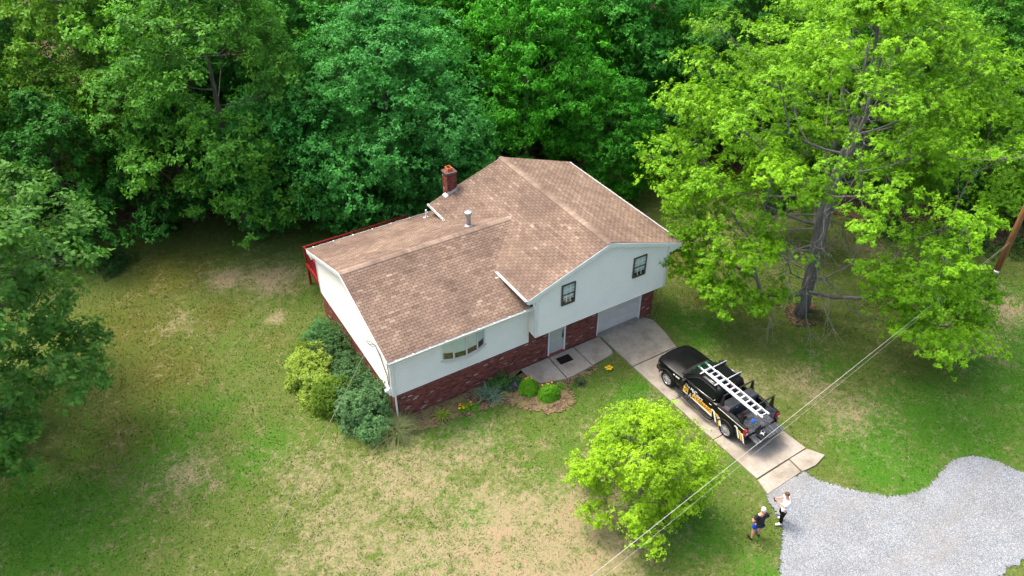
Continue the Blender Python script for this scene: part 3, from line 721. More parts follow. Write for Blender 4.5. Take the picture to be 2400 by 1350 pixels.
# ---- windows
def sash_window(x0, x1, z0, z1, y):
    w = empty('window', (x0, y, z0)); w.parent = house
    X0, X1, Z1 = 0, x1-x0, z1-z0; f = .055
    b = MB(); b.box(X0-f, X0, -.06, .02, -f, Z1+f); b.box(X1, X1+f, -.06, .02, -f, Z1+f); b.box(X0, X1, -.06, .02, Z1, Z1+f); b.box(X0, X1, -.07, .02, -f, 0)
    b.build('frame', MT['winframe'], w)
    zm = Z1*.5; b = MB(); b.box(X0, X1, -.05, -.028, zm-.03, zm+.03); b.box(X0, X1, -.05, -.03, 0, .05); b.box(X0, X0+.03, -.05, -.03, .05, zm-.03); b.box(X1-.03, X1, -.05, -.03, .05, zm-.03)
    b.build('sash', MT['winframe'], w)
    for q0, q1, yy in ((zm+.03, Z1, -.034), (.05, zm-.03, -.034)):
        b = MB(); b.box(X0+.002, X1-.002, yy+.003, yy+.009, q0, q1); b.build('pane', MT['glass'], w)
        for k in (1, 2):
            xx = X0+(X1-X0)*k/3; b = MB(); b.box(xx-.014, xx+.014, yy-.008, yy+.001, q0, q1); b.build('muntin', MT['muntin'], w)
        zz = (q0+q1)/2; b = MB(); b.box(X0+.0, X1, yy-.012, yy-.009, zz-.014, zz+.014); b.build('muntin', MT['muntin'], w)
    b = MB(); b.box(X0, X1, -.022, -.014, Z1*.30, Z1); b.build('blind', MT['blind'], w)
    b = MB(); b.box(X0+.001, X1-.001, -.012, -.006, .0, Z1*.30); b.build('dark_room', MT['roomdark'], w)
    return w
sash_window(8.27, 8.90, 3.58, 4.62, -OH-.048); sash_window(12.36, 13.02, 3.58, 4.62, -OH-.048)
# bow window on the wing
bw = empty('bow_window', (2.33, 0, 2.44)); bw.parent = house
n = 4; th = [R(a) for a in (-30, -15, 0, 15, 30)]; rad = 2.30/(2*math.sin(R(30)))
pt = [(1.15+rad*math.sin(a), -.02-(rad*math.cos(a)-rad*math.cos(R(30)))) for a in th]; HH = 1.14
def strip(a, c, z0, z1, t, out=0.0):
    a = Vector((*a, 0)); c = Vector((*c, 0)); d = (c-a).normalized(); nn = Vector((d.y, -d.x, 0)); a = a+nn*out; c = c+nn*out
    return [(a.x,a.y,z0),(c.x,c.y,z0),(c.x-nn.x*t,c.y-nn.y*t,z0),(a.x-nn.x*t,a.y-nn.y*t,z0)], [(a.x,a.y,z1),(c.x,c.y,z1),(c.x-nn.x*t,c.y-nn.y*t,z1),(a.x-nn.x*t,a.y-nn.y*t,z1)]
b = MB(); b.prism([(p[0]*1.0, p[1]-.04, -.06) for p in pt]+[(2.3+.05, .0, -.06), (-.05, .0, -.06)], (0, 0, .06)); b.prism([(p[0], p[1]-.03, HH) for p in pt]+[(2.3, .0, HH), (0, .0, HH)], (0, 0, .08))
b.build('frame', MT['winframe2'], bw)
for k in range(4):
    a, c = Vector(pt[k]), Vector(pt[k+1]); fr = .04/ (c-a).length; b = MB()
    b.hexa(*strip(a, a.lerp(c, fr), 0, HH, .05)); b.hexa(*strip(a.lerp(c, 1-fr), c, 0, HH, .05)); b.hexa(*strip(a.lerp(c, fr), a.lerp(c, 1-fr), 0, .06, .05)); b.hexa(*strip(a.lerp(c, fr), a.lerp(c, 1-fr), HH-.06, HH, .05))
    s = b.build('sash', MT['winframe2'], bw)
    b = MB(); b.hexa(*strip(a.lerp(c, fr), a.lerp(c, 1-fr), .06, HH-.06, .006, -.015)); b.build('pane', MT['glass'], s)
    cut_z = (.40, .34, .34, .40)[k]
    b = MB(); b.hexa(*strip(a.lerp(c, fr), a.lerp(c, 1-fr), cut_z, HH-.06, .006, -.035)); b.build('blind', MT['blind'], s)
    b = MB(); b.hexa(*strip(a.lerp(c, fr), a.lerp(c, 1-fr), .06, cut_z, .006, -.043)); b.build('dark_room', MT['roomdark'], s)
# ---- entrance door
dr = empty('entrance_door', (8.03, 0, 0)); dr.parent = house
b = MB(); b.box(0, .07, -.03, .12, .06, 2.1); b.box(.93, 1.0, -.03, .12, .06, 2.1); b.box(.07, .93, -.03, .12, 2.05, 2.1); b.build('frame', MT['trim'], dr)
b = MB(); b.box(.07, .93, .04, .09, .08, 2.05); b.build('leaf', MT['door'], dr)
for a0, a1, q0, q1 in ((.17,.46,.2,.85),(.54,.83,.2,.85),(.17,.46,1.0,1.6),(.54,.83,1.0,1.6),(.17,.46,1.72,1.95),(.54,.83,1.72,1.95)):
    b = MB(); b.hexa([(a0,.04,q0),(a1,.04,q0),(a1,.04,q1),(a0,.04,q1)], [(a0+.03,.024,q0+.03),(a1-.03,.024,q0+.03),(a1-.03,.024,q1-.03),(a0+.03,.024,q1-.03)]); b.build('panel', MT['door'], dr)
b = MB(); b.tube([(.87,.02,.86),(.87,-.03,.9),(.87,-.03,1.1),(.87,.02,1.14)], .014, 6); b.box(.845, .895, .02, .04, .84, 1.16); b.lathe([(.03,.0),(.03,.04)], 12, 'y', (.87,.0,1.28)); b.build('handle', MT['blackmetal'], dr)
b = MB(); b.box(-.02, 1.02, -.13, .1, 0, .06); b.build('step', MT['brick'], dr); bpy.data.objects[dr.children[-1].name].color = (.5,1,1,1)
# ---- garage door
gd = empty('garage_door', (10.96, 0, 0)); gd.parent = house
b = MB(); b.box(0, .06, -.02, .2, .05, 2.2); b.box(2.66, 2.72, -.02, .2, .05, 2.2); b.build('frame', MT['trim'], gd)
b = MB(); b.box(0, 2.72, -.16, .25, 0, .05); b.build('sill', MT['concrete'], gd)
for r in range(4):
    z0 = .07+r*.53; b = MB(); b.box(.06, 2.66, .10, .14, z0, z0+.515); s = b.build('door_section', MT['garage'], gd)
    for k in range(4):
        a0 = .16+k*.62; a1 = a0+.54; q0, q1 = z0+.09, z0+.43
        b = MB(); b.hexa([(a0,.10,q0),(a1,.10,q0),(a1,.10,q1),(a0,.10,q1)], [(a0+.03,.087,q0+.03),(a1-.03,.087,q0+.03),(a1-.03,.087,q1-.03),(a0+.03,.087,q1-.03)]); b.build('panel', MT['garage'], s)
# ---- service entrance: conduit, weatherhead, meter
mt = empty('electric_meter', (-.03, .22, 0)); mt.parent = house
b = MB(); b.box(-.12, 0, -.16, .16, 1.5, 1.95); b.box(-.10, 0, .2, .42, 1.55, 1.8); b.build('meter_box', MT['grey'], mt, bevel=.015)
b = MB(); b.lathe([(.085, -.12), (.085, -.22), (.07, -.25), (.01, -.26)], 16, 'x', (0, 0, 1.74)); b.build('glass_dome', MT['grey'], mt, sharp=40)
b = MB(); b.tube([(-.05,.0,1.95),(-.05,.05,2.5),(-.05,.6,3.2),(-.06,1.05,3.55)], .022, 6); b.tube([(-.05,-.1,1.95),(-.04,-.12,2.6),(-.04,-.1,3.5)], .018, 6); b.tube([(-.05,.3,1.5),(-.04,.3,.05)], .02, 6); b.build('conduit', MT['wire_g'], mt)
b = MB(); b.tube([(-.1,1.0,3.55),(-.22,1.12,3.72),(-.3,1.3,3.7),(-.3,1.38,3.55),(-.2,1.3,3.42),(-.08,1.15,3.5)], .014, 6); b.tube([(-.3,1.38,3.55),(-.15,1.2,3.35),(-.05,1.05,3.45)], .012, 6); b.build('drip_loop', MT['wire_d'], mt)

# ---- red deck behind the wing
deck = empty('deck', (0, D, 0)); deck.parent = house; deck['label'] = 'red painted timber deck behind the left wing'
y0, y1, dz = .12, 3.1, 1.35
for k in range(21):
    b = MB(); b.box(.2, 6.4, y0+k*.143, y0+k*.143+.135, dz-.035, dz); b.build('deck_board', MT['deck'], deck)
for x in (.3, 2.3, 4.3, 6.3):
    b = MB(); b.box(x-.05, x+.05, y1-.05, y1+.05, -.1, dz+1.0); b.build('post', MT['deck'], deck)
b = MB(); b.box(.25, .35, y0+.02, y0+.12, -.1, dz+1.0); b.build('post', MT['deck'], deck)
b = MB(); b.box(.2, 6.4, y1-.045, y1+.045, dz+1.0, dz+1.04); b.build('rail', MT['deck'], deck)
b = MB(); b.box(.255, .345, y0, y1-.05, dz+1.0, dz+1.04); b.build('rail', MT['deck'], deck)
b = MB(); b.box(.2, 6.4, y1-.06, y1-.02, dz-.24, dz-.04); b.build('joist', MT['deck'], deck)
b = MB(); b.box(.2, .24, y0, y1-.07, dz-.24, dz-.04); b.build('joist', MT['deck'], deck)
for k in range(19):
    x = .5+k*.31; b = MB(); b.box(x-.02, x+.02, y1-.02, y1+.02, dz, dz+1.0); b.build('baluster', MT['deck'], deck)
for k in range(9):
    y = y0+.35+k*.3; b = MB(); b.box(.28, .32, y-.02, y+.02, dz, dz+1.0); b.build('baluster', MT['deck'], deck)

# ================================================================ PICKUP TRUCK (local: x right, y forward, origin under the rear axle)
truck = empty('pickup_truck', (12.70, -8.28, .024), R(1.2), 'black crew cab pickup with yellow and white lettering parked on the driveway, tailgate down', 'pickup truck')
WB = 3.745
def loft(sections, close_ends=True):
    b = MB(); n = len(sections[0]); vs = [p for s in sections for p in s]
    fs = [(i*n+k, i*n+k+1, (i+1)*n+k+1, (i+1)*n+k) for i in range(len(sections)-1) for k in range(n-1)]
    b.add(vs, fs); return b
def fullsec(y, half, bow=0.0):
    """half profile from bottom centre to top centre -> closed ring points, mirrored; bow pulls the sides back"""
    pts = [(x, z) for x, z in half]; L = [(-x, z) for x, z in pts[::-1] if x > 1e-6]
    return [(x, y-bow*x*x, z) for x, z in pts]+[(x, y-bow*x*x, z) for x, z in L]
def ring_loft(secs):
    b = MB(); n = len(secs[0]); vs = [p for s in secs for p in s]
    fs = [(i*n+k, i*n+(k+1) % n, (i+1)*n+(k+1) % n, (i+1)*n+k) for i in range(len(secs)-1) for k in range(n)]
    fs += [tuple(range(n)), tuple(range((len(secs)-1)*n, len(secs)*n))[::-1]]
    b.add(vs, fs); return b
def fix(o):
    bm = bmesh.new(); bm.from_mesh(o.data); bmesh.ops.recalc_face_normals(bm, faces=bm.faces); bm.to_mesh(o.data); bm.free(); return o
def half(w, zs, zt, zb=.40):
    return [(0, zb), (.70*w, zb), (.90*w, zb+.05), (.965*w, zb+.16), (.995*w, .68), (1.0*w, .86), (.985*w, zs-.10), (.955*w, zs-.02), (.90*w, zs+.015), (.62*w, zs+.03), (.58*w, zt-.005), (.3*w, zt+.008), (0, zt+.012)]
secs = [fullsec(4.66, half(.86, .98, 1.00, .46), .12), fullsec(4.63, half(.93, 1.04, 1.07, .42), .14), fullsec(4.50, half(.985, 1.085, 1.12), .14), fullsec(4.2, half(1.01, 1.12, 1.16), .08),
        fullsec(3.745, half(1.02, 1.14, 1.19), .03), fullsec(3.2, half(1.015, 1.16, 1.215)), fullsec(2.92, half(1.01, 1.18, 1.235)), fullsec(2.78, half(1.005, 1.20, 1.22)), fullsec(2.0, half(1.0, 1.22, 1.23)),
        fullsec(1.3, half(1.0, 1.235, 1.24)), fullsec(.74, half(1.0, 1.25, 1.25))]
body = fix(ring_loft(secs).build('body', MT['paint'], truck))
def arch(y, r=.50):
    return MB().lathe([(r, -1.3), (r, 1.3)], 40, 'x', (0, y, .40)).build('cutter', None, truck)
c1 = arch(WB); bpy.context.view_layer.update(); cut(body, [c1])
body.data.materials.clear(); body.data.materials.append(MT['paint']); body.data.shade_smooth(); body.data.set_sharp_from_angle(angle=R(32))
b = MB(); b.box(-.80, .80, WB-.56, WB+.5, .30, .98); b.box(-.84, .84, -.55, .6, .3, .8); b.box(-.5, .5, -.9, 4.2, .28, .42); b.build('underbody', MT['plastic'], truck)
# greenhouse
def cabsec(z, w, y0, y1, r=.16):
    pts = []
    for cx, cy, a0 in ((w-r, y1-r, 0), (-(w-r), y1-r, 90), (-(w-r), y0+r, 180), (w-r, y0+r, 270)):
        for k in range(5):
            a = R(a0+22.5*k); pts.append((cx+r*math.cos(a), cy+r*math.sin(a), z))
    return pts
cb = ring_loft([cabsec(1.18, .955, .74, 2.98, .2), cabsec(1.24, .945, .75, 2.93, .22), cabsec(1.55, .84, .79, 2.52, .2), cabsec(1.78, .75, .84, 2.20, .18), cabsec(1.86, .70, .90, 2.08, .18), cabsec(1.895, .60, 1.02, 1.95, .16), cabsec(1.90, .35, 1.2, 1.75, .1)])
cab = fix(cb.build('cab', MT['paint'], truck, sharp=34))
def on_side(y, z, s, off=.008):
    t = [(1.18,.955),(1.24,.945),(1.55,.84),(1.78,.75),(1.86,.70)]
    for (z0, w0), (z1, w1) in zip(t[:-1], t[1:]):
        if z <= z1+1e-6: break
    w = w0+(w1-w0)*(z-z0)/(z1-z0)
    return (s*(w+off), y, z)
for s in (-1, 1):
    for poly in ([(2.62,1.285),(2.34,1.50),(2.12,1.66),(1.97,1.70),(1.78,1.71),(1.75,1.29)], [(1.64,1.30),(1.66,1.71),(1.12,1.70),(1.0,1.64),(.95,1.40),(1.02,1.33)]):
        P = [on_side(y, z, s) for y, z in poly]; fix(MB().prism(P, (-s*.012, 0, 0)).build('side_window', MT['carglass'], truck))
    b = MB(); P = [on_side(y, z, s, .012) for y, z in ((2.72,1.262),(1.7,1.272),(.98,1.31),(.9,1.40))]; b.tube(P, .014, 6); b.build('window_trim', MT['chrome'], truck, smooth=True)
    b = MB(); P = [on_side(y, z, s, .014) for y, z in ((2.58,1.36),(2.28,1.60),(2.05,1.72),(1.7,1.755),(1.1,1.745),(.98,1.68))]; b.tube(P, .022, 6); b.build('window_visor', MT['plastic'], truck, smooth=True)
    # door seams and handles
    for y in (2.70, 1.70, .80):
        b = MB(); b.box(min(s*.985, s*1.004), max(s*.985, s*1.004), y-.006, y+.006, .5, 1.2); b.build('door_seam', MT['tyre'], truck)
    for y in (1.80, .92):
        b = MB(); b.tube([(s*.995, y+.0, 1.10), (s*1.025, y+.03, 1.10), (s*1.025, y+.16, 1.105), (s*.995, y+.19, 1.105)], .014, 6); b.build('door_handle', MT['chrome'], truck, smooth=True)
    # mirrors
    b = MB(); b.box(min(s*.94, s*1.10), max(s*.94, s*1.10), 2.58, 2.66, 1.24, 1.30); b.hexa([(s*1.06,2.52,1.20),(s*1.27,2.50,1.20),(s*1.27,2.66,1.21),(s*1.06,2.70,1.21)], [(s*1.06,2.52,1.42),(s*1.25,2.50,1.42),(s*1.25,2.64,1.40),(s*1.06,2.68,1.40)])
    mr = fix(b.build('mirror', MT['plastic'], truck, bevel=.03, seg=3))
    b = MB(); b.box(min(s*1.08, s*1.25), max(s*1.08, s*1.25), 2.496, 2.506, 1.23, 1.39); b.build('mirror_glass', MT['carglass'], mr)
    # step bar
    b = MB(); b.tube([(s*.85,.80,.40),(s*1.05,.86,.34),(s*1.07,1.0,.33),(s*1.07,2.9,.33),(s*1.05,3.05,.34),(s*.85,3.12,.40)], .055, 8); sb = b.build('step_bar', MT['plastic'], truck, smooth=True)
    for y in (1.35, 2.45):
        b = MB(); b.box(min(s*1.02, s*1.17), max(s*1.02, s*1.17), y-.2, y+.2, .36, .40); b.build('step_pad', MT['plastic'], sb, bevel=.02)
    # head lamps, fog strip, arch flares
    b = MB(); b.hexa([(s*.64,4.62,.86),(s*.93,4.50,.86),(s*.96,4.40,.98),(s*.64,4.6,.98)], [(s*.64,4.56,.88),(s*.90,4.42,.88),(s*.92,4.36,1.01),(s*.64,4.5,1.01)]); fix(b.build('headlight', MT['whitelens'], truck))
    b = MB(); b.box(min(s*.985, s*1.0), max(s*.985, s*1.0), 4.33, 4.40, .90, .95); b.build('side_marker', MT['clay'], truck)
    for y in (WB, 0):
        b = MB(); pr = []
        for k in range(15):
            a = R(8+164*k/14); pr.append((s*(1.0+.012), y+.52*math.cos(a), .40+.52*math.sin(a)))
        b.tube(pr, .03, 6); b.build('arch_flare', MT['plastic'], truck, smooth=True)
# windshield and rear glass, following the cab
def fb(z, t): 
    tt = [(1.18,.74,2.98),(1.24,.75,2.93),(1.55,.79,2.52),(1.78,.84,2.20),(1.86,.90,2.08)]
    for a, c in zip(tt[:-1], tt[1:]):
        if z <= c[0]+1e-6: break
    return a[t]+(c[t]-a[t])*(z-a[0])/(c[0]-a[0])
P = []
for z, w in ((1.245,.78),(1.55,.70),(1.775,.61)):
    for x in (-w, -w/2, 0, w/2, w): P.append((x, fb(z, 2)+.012+(.02 if abs(x) < w*.6 else 0), z+.006))
fix(MB().add(P, [(i*5+k, i*5+k+1, (i+1)*5+k+1, (i+1)*5+k) for i in range(2) for k in range(4)]).build('windshield', MT['windshield'], truck, smooth=True))
b = MB(); b.prism([(-.78,2.93,1.222),(.78,2.93,1.222),(.80,3.08,1.215),(0,3.14,1.225),(-.80,3.08,1.215)], (0,0,.022)); fix(b.build('cowl', MT['tyre'], truck))
for x in (-.35, .30):
    b = MB(); b.tube([(x,3.0,1.26),(x+.25,2.88,1.30),(x+.45,2.80,1.34)], .012, 5); b.build('wiper', MT['plastic'], truck)
P = [(x, fb(z, 1)-.01, z) for z, w in ((1.30,.66),(1.70,.58)) for x in (-w, w)]
fix(MB().add(P, [(0,1,3,2)]).build('rear_window', MT['carglass'], truck))
b = MB(); b.box(-.14, .14, .86, .93, 1.825, 1.85); b.build('brake_light', MT['lens'], truck)
# grille, bumpers
b = MB(); b.box(-.62, .62, 4.56, 4.675, .66, .98); g_ = b.build('grille', MT['plastic'], truck, bevel=.03)
for z in (.72, .80, .88): b = MB(); b.box(-.6, .6, 4.66, 4.69, z-.012, z+.012); b.build('grille_bar', MT['tyre'], g_)
b = MB(); b.prism([(-.96,4.30,.44),(-.9,4.60,.44),(-.5,4.74,.44),(.5,4.74,.44),(.9,4.60,.44),(.96,4.30,.44)], (0,0,.20)); fix(b.build('front_bumper', MT['paint'], truck, bevel=.03))
# bed
b = MB()
side = fix(b.prism([(.86,-.98,.52),(.98,-.98,.56),(1.0,-.98,.80),(1.0,-.98,1.18),(.985,-.98,1.30),(.95,-.98,1.335),(.84,-.98,1.335),(.84,-.98,.52)], (0, 1.70, 0)).build('bed_side', MT['paint'], truck))
c2 = arch(0); bpy.context.view_layer.update(); cut(side, [c2]); side.data.materials.clear(); side.data.materials.append(MT['paint'])
side2 = fix(MB().prism([(-.86,-.98,.52),(-.98,-.98,.56),(-1.0,-.98,.80),(-1.0,-.98,1.18),(-.985,-.98,1.30),(-.95,-.98,1.335),(-.84,-.98,1.335),(-.84,-.98,.52)], (0, 1.70, 0)).build('bed_side', MT['paint'], truck))
c2 = arch(0); bpy.context.view_layer.update(); cut(side2, [c2]); side2.data.materials.clear(); side2.data.materials.append(MT['paint'])
b = MB(); b.box(-.838, .838, -1.0, .70, .80, .85); bf = b.build('bed_floor', MT['liner'], truck)
for k in range(11):
    x = -.75+k*.15; b = MB(); b.box(x-.03, x+.03, -.98, .60, .85, .862); b.build('bed_rib', MT['liner'], bf)
b = MB(); b.box(-.838, .838, .62, .70, .852, 1.32); b.build('bed_front', MT['liner'], truck)
for s in (-1, 1):
    b = MB(); b.box(min(s*.60, s*.838), max(s*.60, s*.838), -.42, .42, .852, 1.0); b.build('wheel_well', MT['liner'], truck, bevel=.05, seg=3)
    b = MB(); b.box(min(s*.82, s*.838), max(s*.82, s*.838), -.96, -.43, .852, 1.33); b.box(min(s*.82, s*.838), max(s*.82, s*.838), .43, .618, .852, 1.33); b.build('bed_inner', MT['liner'], truck)
    b = MB(); b.box(min(s*.83, s*.975), max(s*.83, s*.975), -.97, .70, 1.336, 1.352); b.build('bed_rail_cap', MT['plastic'], truck, bevel=.008)
    b = MB(); b.box(min(s*.86, s*1.012), max(s*.86, s*1.012), -1.075, -.90, .92, 1.29); tl = b.build('taillight', MT['lens'], truck, bevel=.03, seg=3)
    b = MB(); b.box(min(s*.90, s*1.0), max(s*.90, s*1.0), -1.085, -1.07, 1.05, 1.14); b.build('reverse_lamp', MT['whitelens'], tl)
    b = MB(); b.box(min(s*.87, s*.99), max(s*.87, s*.99), -1.05, -.982, .55, 1.33); b.build('bed_corner', MT['paint'], truck, bevel=.02)
b = MB(); b.prism([(-.99,-.95,.50),(-.97,-1.12,.50),(-.6,-1.20,.50),(.6,-1.20,.50),(.97,-1.12,.50),(.99,-.95,.50)], (0,0,.20)); rb = fix(b.build('rear_bumper', MT['plastic'], truck, bevel=.03))
b = MB(); b.box(-.26, .26, -1.212, -1.2, .53, .66); b.build('licence_plate', MT['grey'], rb)
tg = MB(); tg.box(-.81, .81, -1.60, -1.07, .772, .84); tg = tg.build('tailgate', MT['paint'], truck, bevel=.02)
for k in range(10):
    x = -.72+k*.16; b = MB(); b.box(x-.07, x+.07, -1.585, -1.08, .8405, .85); b.build('liner_panel', MT['liner'], tg)
for s in (-1, 1):
    b = MB(); b.tube([(s*.82,-1.0,1.12),(s*.80,-1.30,.86)], .008, 5); b.build('cable', MT['blackmetal'], tg)
# wheels
tyre_me = MB().lathe([(.27,-.135),(.33,-.14),(.385,-.12),(.405,-.08),(.408,0),(.405,.08),(.385,.12),(.33,.14),(.27,.135),(.26,.0)], 40, 'x').mesh('tyre', MT['tyre'], True)
rb_ = MB(); rb_.lathe([(.275,-.12),(.278,.125),(.262,.128),(.25,.03),(.25,-.12)], 36, 'x'); rim_me = rb_.mesh('rim', MT['rim'], True); rim_me.set_sharp_from_angle(angle=R(35))
sp = MB()
for d in (-.055, .055):
    sp.hexa([(.05,-.022+d*.35,.05),(.05,.022+d*.35,.05),(.05,.028+d,.262),(.05,-.028+d,.262)], [(.115,-.016+d*.35,.05),(.115,.016+d*.35,.05),(.105,.02+d,.262),(.105,-.02+d,.262)])
spoke_me = sp.mesh('spoke', MT['rim']); hub_me = MB().lathe([(.07,.0),(.075,.10),(.06,.125),(.01,.13)], 20, 'x').mesh('hub', MT['rim'], True)
disc_me = MB().lathe([(.2,-.02),(.2,.01)], 24, 'x').mesh('brake_disc', MT['blackmetal'])
for y in (0, WB):
    for s in (-1, 1):
        w = empty('wheel', (s*.865, y, .402)); w.parent = truck; w.rotation_euler = (rnd.uniform(0, 1), 0, 0 if s > 0 else math.pi)
        link('tyre', tyre_me, w); r = link('rim', rim_me, w); link('hub', hub_me, w); link('brake_disc', disc_me, w)
        for k in range(6):
            o = link('spoke', spoke_me, w); o.rotation_euler = (2*math.pi*k/6, 0, 0)
# roof bars and bed rack
for y, z in ((2.06, 1.975), (1.18, 1.985)):
    b = MB(); b.tube([(-.80,y,z),(.80,y,z)], .024, 8); cbx = b.build('roof_bar', MT['alu'], truck, smooth=True)
    for s in (-1, 1): b = MB(); b.box(min(s*.68, s*.74), max(s*.68, s*.74), y-.05, y+.05, 1.83, z-.01); b.build('bar_foot', MT['plastic'], cbx, bevel=.01)
for s in (-1, 1):
    b = MB(); b.tube([(s*.62,2.0,1.90),(s*.64,1.0,1.905)], .014, 6); b.build('roof_rail', MT['chrome'], truck, smooth=True)
for y in (.52, -.62):
    b = MB(); b.box(-.90, .90, y-.03, y+.03, 1.93, 1.975); rk = b.build('rack_bar', MT['plastic'], truck, bevel=.01)
    for s in (-1, 1):
        b = MB(); b.hexa([(s*.86,y-.10,1.352),(s*.94,y-.10,1.352),(s*.94,y+.10,1.352),(s*.86,y+.10,1.352)], [(s*.84,y-.03,1.94),(s*.90,y-.03,1.94),(s*.90,y+.03,1.94),(s*.84,y+.03,1.94)]); fix(b.build('rack_leg', MT['plastic'], rk))
# lettering and stripes on the camera-side flank (and mirrored position on the other)
def text(body_, size, mat, parent, shear=0, bold=.0):
    cu = bpy.data.curves.new('t', 'FONT'); cu.body = body_; cu.size = size; cu.shear = shear; cu.offset = bold; cu.resolution_u = 2; cu.extrude = .001
    t = bpy.data.objects.new('t', cu); C.objects.link(t); bpy.context.view_layer.update()
    me = bpy.data.meshes.new_from_object(t.evaluated_get(bpy.context.evaluated_depsgraph_get())); bpy.data.objects.remove(t)
    me.materials.clear(); me.materials.append(mat); o = link('lettering', me, parent); return o
XS = -1.016
def flank(o, y, z, x=XS):       # text plane facing -x, reading towards the tail
    o.matrix_local = Matrix(((0, 0, -1, x), (-1, 0, 0, y), (0, 1, 0, z), (0, 0, 0, 1)))
def panel(poly, mat, name='decal', x=XS):
    P = [(x, y, z) for y, z in poly]; return fix(MB().prism(P, (.004, 0, 0)).build(name, mat, truck))
panel([(2.66,.60),(2.66,.93),(2.36,.90),(2.36,.60)], MT['decal_y']); panel([(2.67,.56),(2.67,.60),(2.36,.60),(2.36,.56)], MT['decal_w'])
panel([(2.10,.62),(2.06,.86),(.86,.86),(.84,.60)], MT['decal_y']); panel([(2.12,.56),(2.10,.615),(.84,.595),(.82,.50)], MT['decal_w'])
panel([(2.30,.52),(2.25,.52),(2.19,.80),(2.21,.80)], MT['decal_w']); panel([(2.12,.52),(2.17,.52),(2.21,.80),(2.19,.80)], MT['decal_w'])
flank(text('G', .27, MT['decal_d'], truck, 0, .006), 2.60, .66, XS-.004)
flank(text('ATGENVIC', .235, MT['decal_d'], truck, 0, .006), 2.04, .655, XS-.004)
flank(text('The Mo-', .20, MT['decal_w'], truck, .35, .004), 2.64, .975); flank(text('Ve-tters', .20, MT['decal_w'], truck, .35, .004), 2.16, .90)
for y0, y1 in ((3.40, 3.28), (3.25, 2.98)): panel([(y0,.99),(y0-.03,1.06),(y1,1.06),(y1+.02,.99)], MT['decal_w'], x=-1.018)
def zig(y, z, w, h, mat):
    panel([(y,z),(y-w*2.2,z),(y-w*2.2-h*.42,z-h),(y-w*1.2-h*.42,z-h),(y-w*1.25,z-w*.8),(y,z-w*.9)], mat, 'stripe')
zig(.92,.92,.09,.52,MT['decal_w']); zig(.70,.88,.09,.50,MT['decal_y']); zig(.58,.82,.09,.40,MT['decal_w'])
zig(-.42,1.10,.08,.50,MT['decal_w']); zig(-.60,1.02,.08,.42,MT['decal_y']); zig(-.75,.98,.08,.42,MT['decal_w'])
k = .60
while k > -.90:
    panel([(k,1.235),(k,1.275),(k-.085,1.275),(k-.085,1.235)], MT['decal_w'], 'stripe', -1.008); k -= .092

TM = Matrix.Translation((12.70, -8.28, .024)) @ Matrix.Rotation(R(1.2), 4, 'Z')
def on_truck(name, lx, ly, lz, rz, label, cat):
    p = TM @ Vector((lx, ly, lz)); return empty(name, p, R(1.2)+rz, label, cat)
# ladder
ld = on_truck('extension_ladder', -.60, -1.28, 1.985, R(-.5), 'aluminium extension ladder with green feet lying on the truck roof rack', 'ladder')
for s, x in ((-1, 0), (1, .42)):
    b = MB(); b.box(x-.024, x+.024, .22, 3.55, .012, .085); b.build('rail', MT['alu'], ld, bevel=.006)
    b = MB(); b.box(x-.020+.022*-s, x+.020+.022*-s, 0, 3.0, .088, .15); b.build('fly_rail', MT['alu'], ld, bevel=.006)
    b = MB(); b.box(x-.038, x+.038, 3.55, 3.72, .008, .09); b.build('foot', MT['green'], ld, bevel=.012)
    b = MB(); b.box(x-.036+.022*-s, x+.036+.022*-s, -.05, .10, .084, .155); b.build('end_cap', MT['alu'], ld, bevel=.012)
for k in range(11):
    y = .36+k*.30; b = MB(); b.box(.024, .396, y-.018, y+.018, .03, .062); b.build('rung', MT['alu'], ld, bevel=.008)
for k in range(10):
    y = .06+k*.30; b = MB(); b.box(.042, .378, y-.018, y+.018, .102, .134); b.build('rung', MT['alu'], ld, bevel=.008)
# toolbox across the bed
tb = on_truck('crossover_toolbox', 0, .34, .9, 0, 'dark grey lidded toolbox across the truck bed behind the cab', 'toolbox')
b = MB(); b.box(-.80, .80, -.24, .24, -.03, .46); b.box(-.95, .95, -.20, .20, .455, .49); b.build('chest', MT['toolbox'], tb, bevel=.015)
for s in (-1, 1):
    x0, x1 = (-.95, -.02) if s < 0 else (.02, .95)
    b = MB(); b.hexa([(x0,-.27,.492),(x1,-.27,.492),(x1,.27,.492),(x0,.27,.492)], [(x0+.10,-.22,.60),(x1-.03,-.22,.60),(x1-.03,.22,.60),(x0+.10,.22,.60)] if s < 0 else [(x0+.03,-.22,.60),(x1-.10,-.22,.60),(x1-.10,.22,.60),(x0+.03,.22,.60)])
    lid = fix(b.build('lid', MT['toolbox'], tb, bevel=.015)); b = MB(); b.box(s*.45-.06, s*.45+.06, -.285, -.262, .50, .54); b.build('latch', MT['chrome'], lid)
b = MB(); b.box(-.958, -.952, -.17, .02, .50, .525) ; b.build('label_plate', MT['lens'], tb)
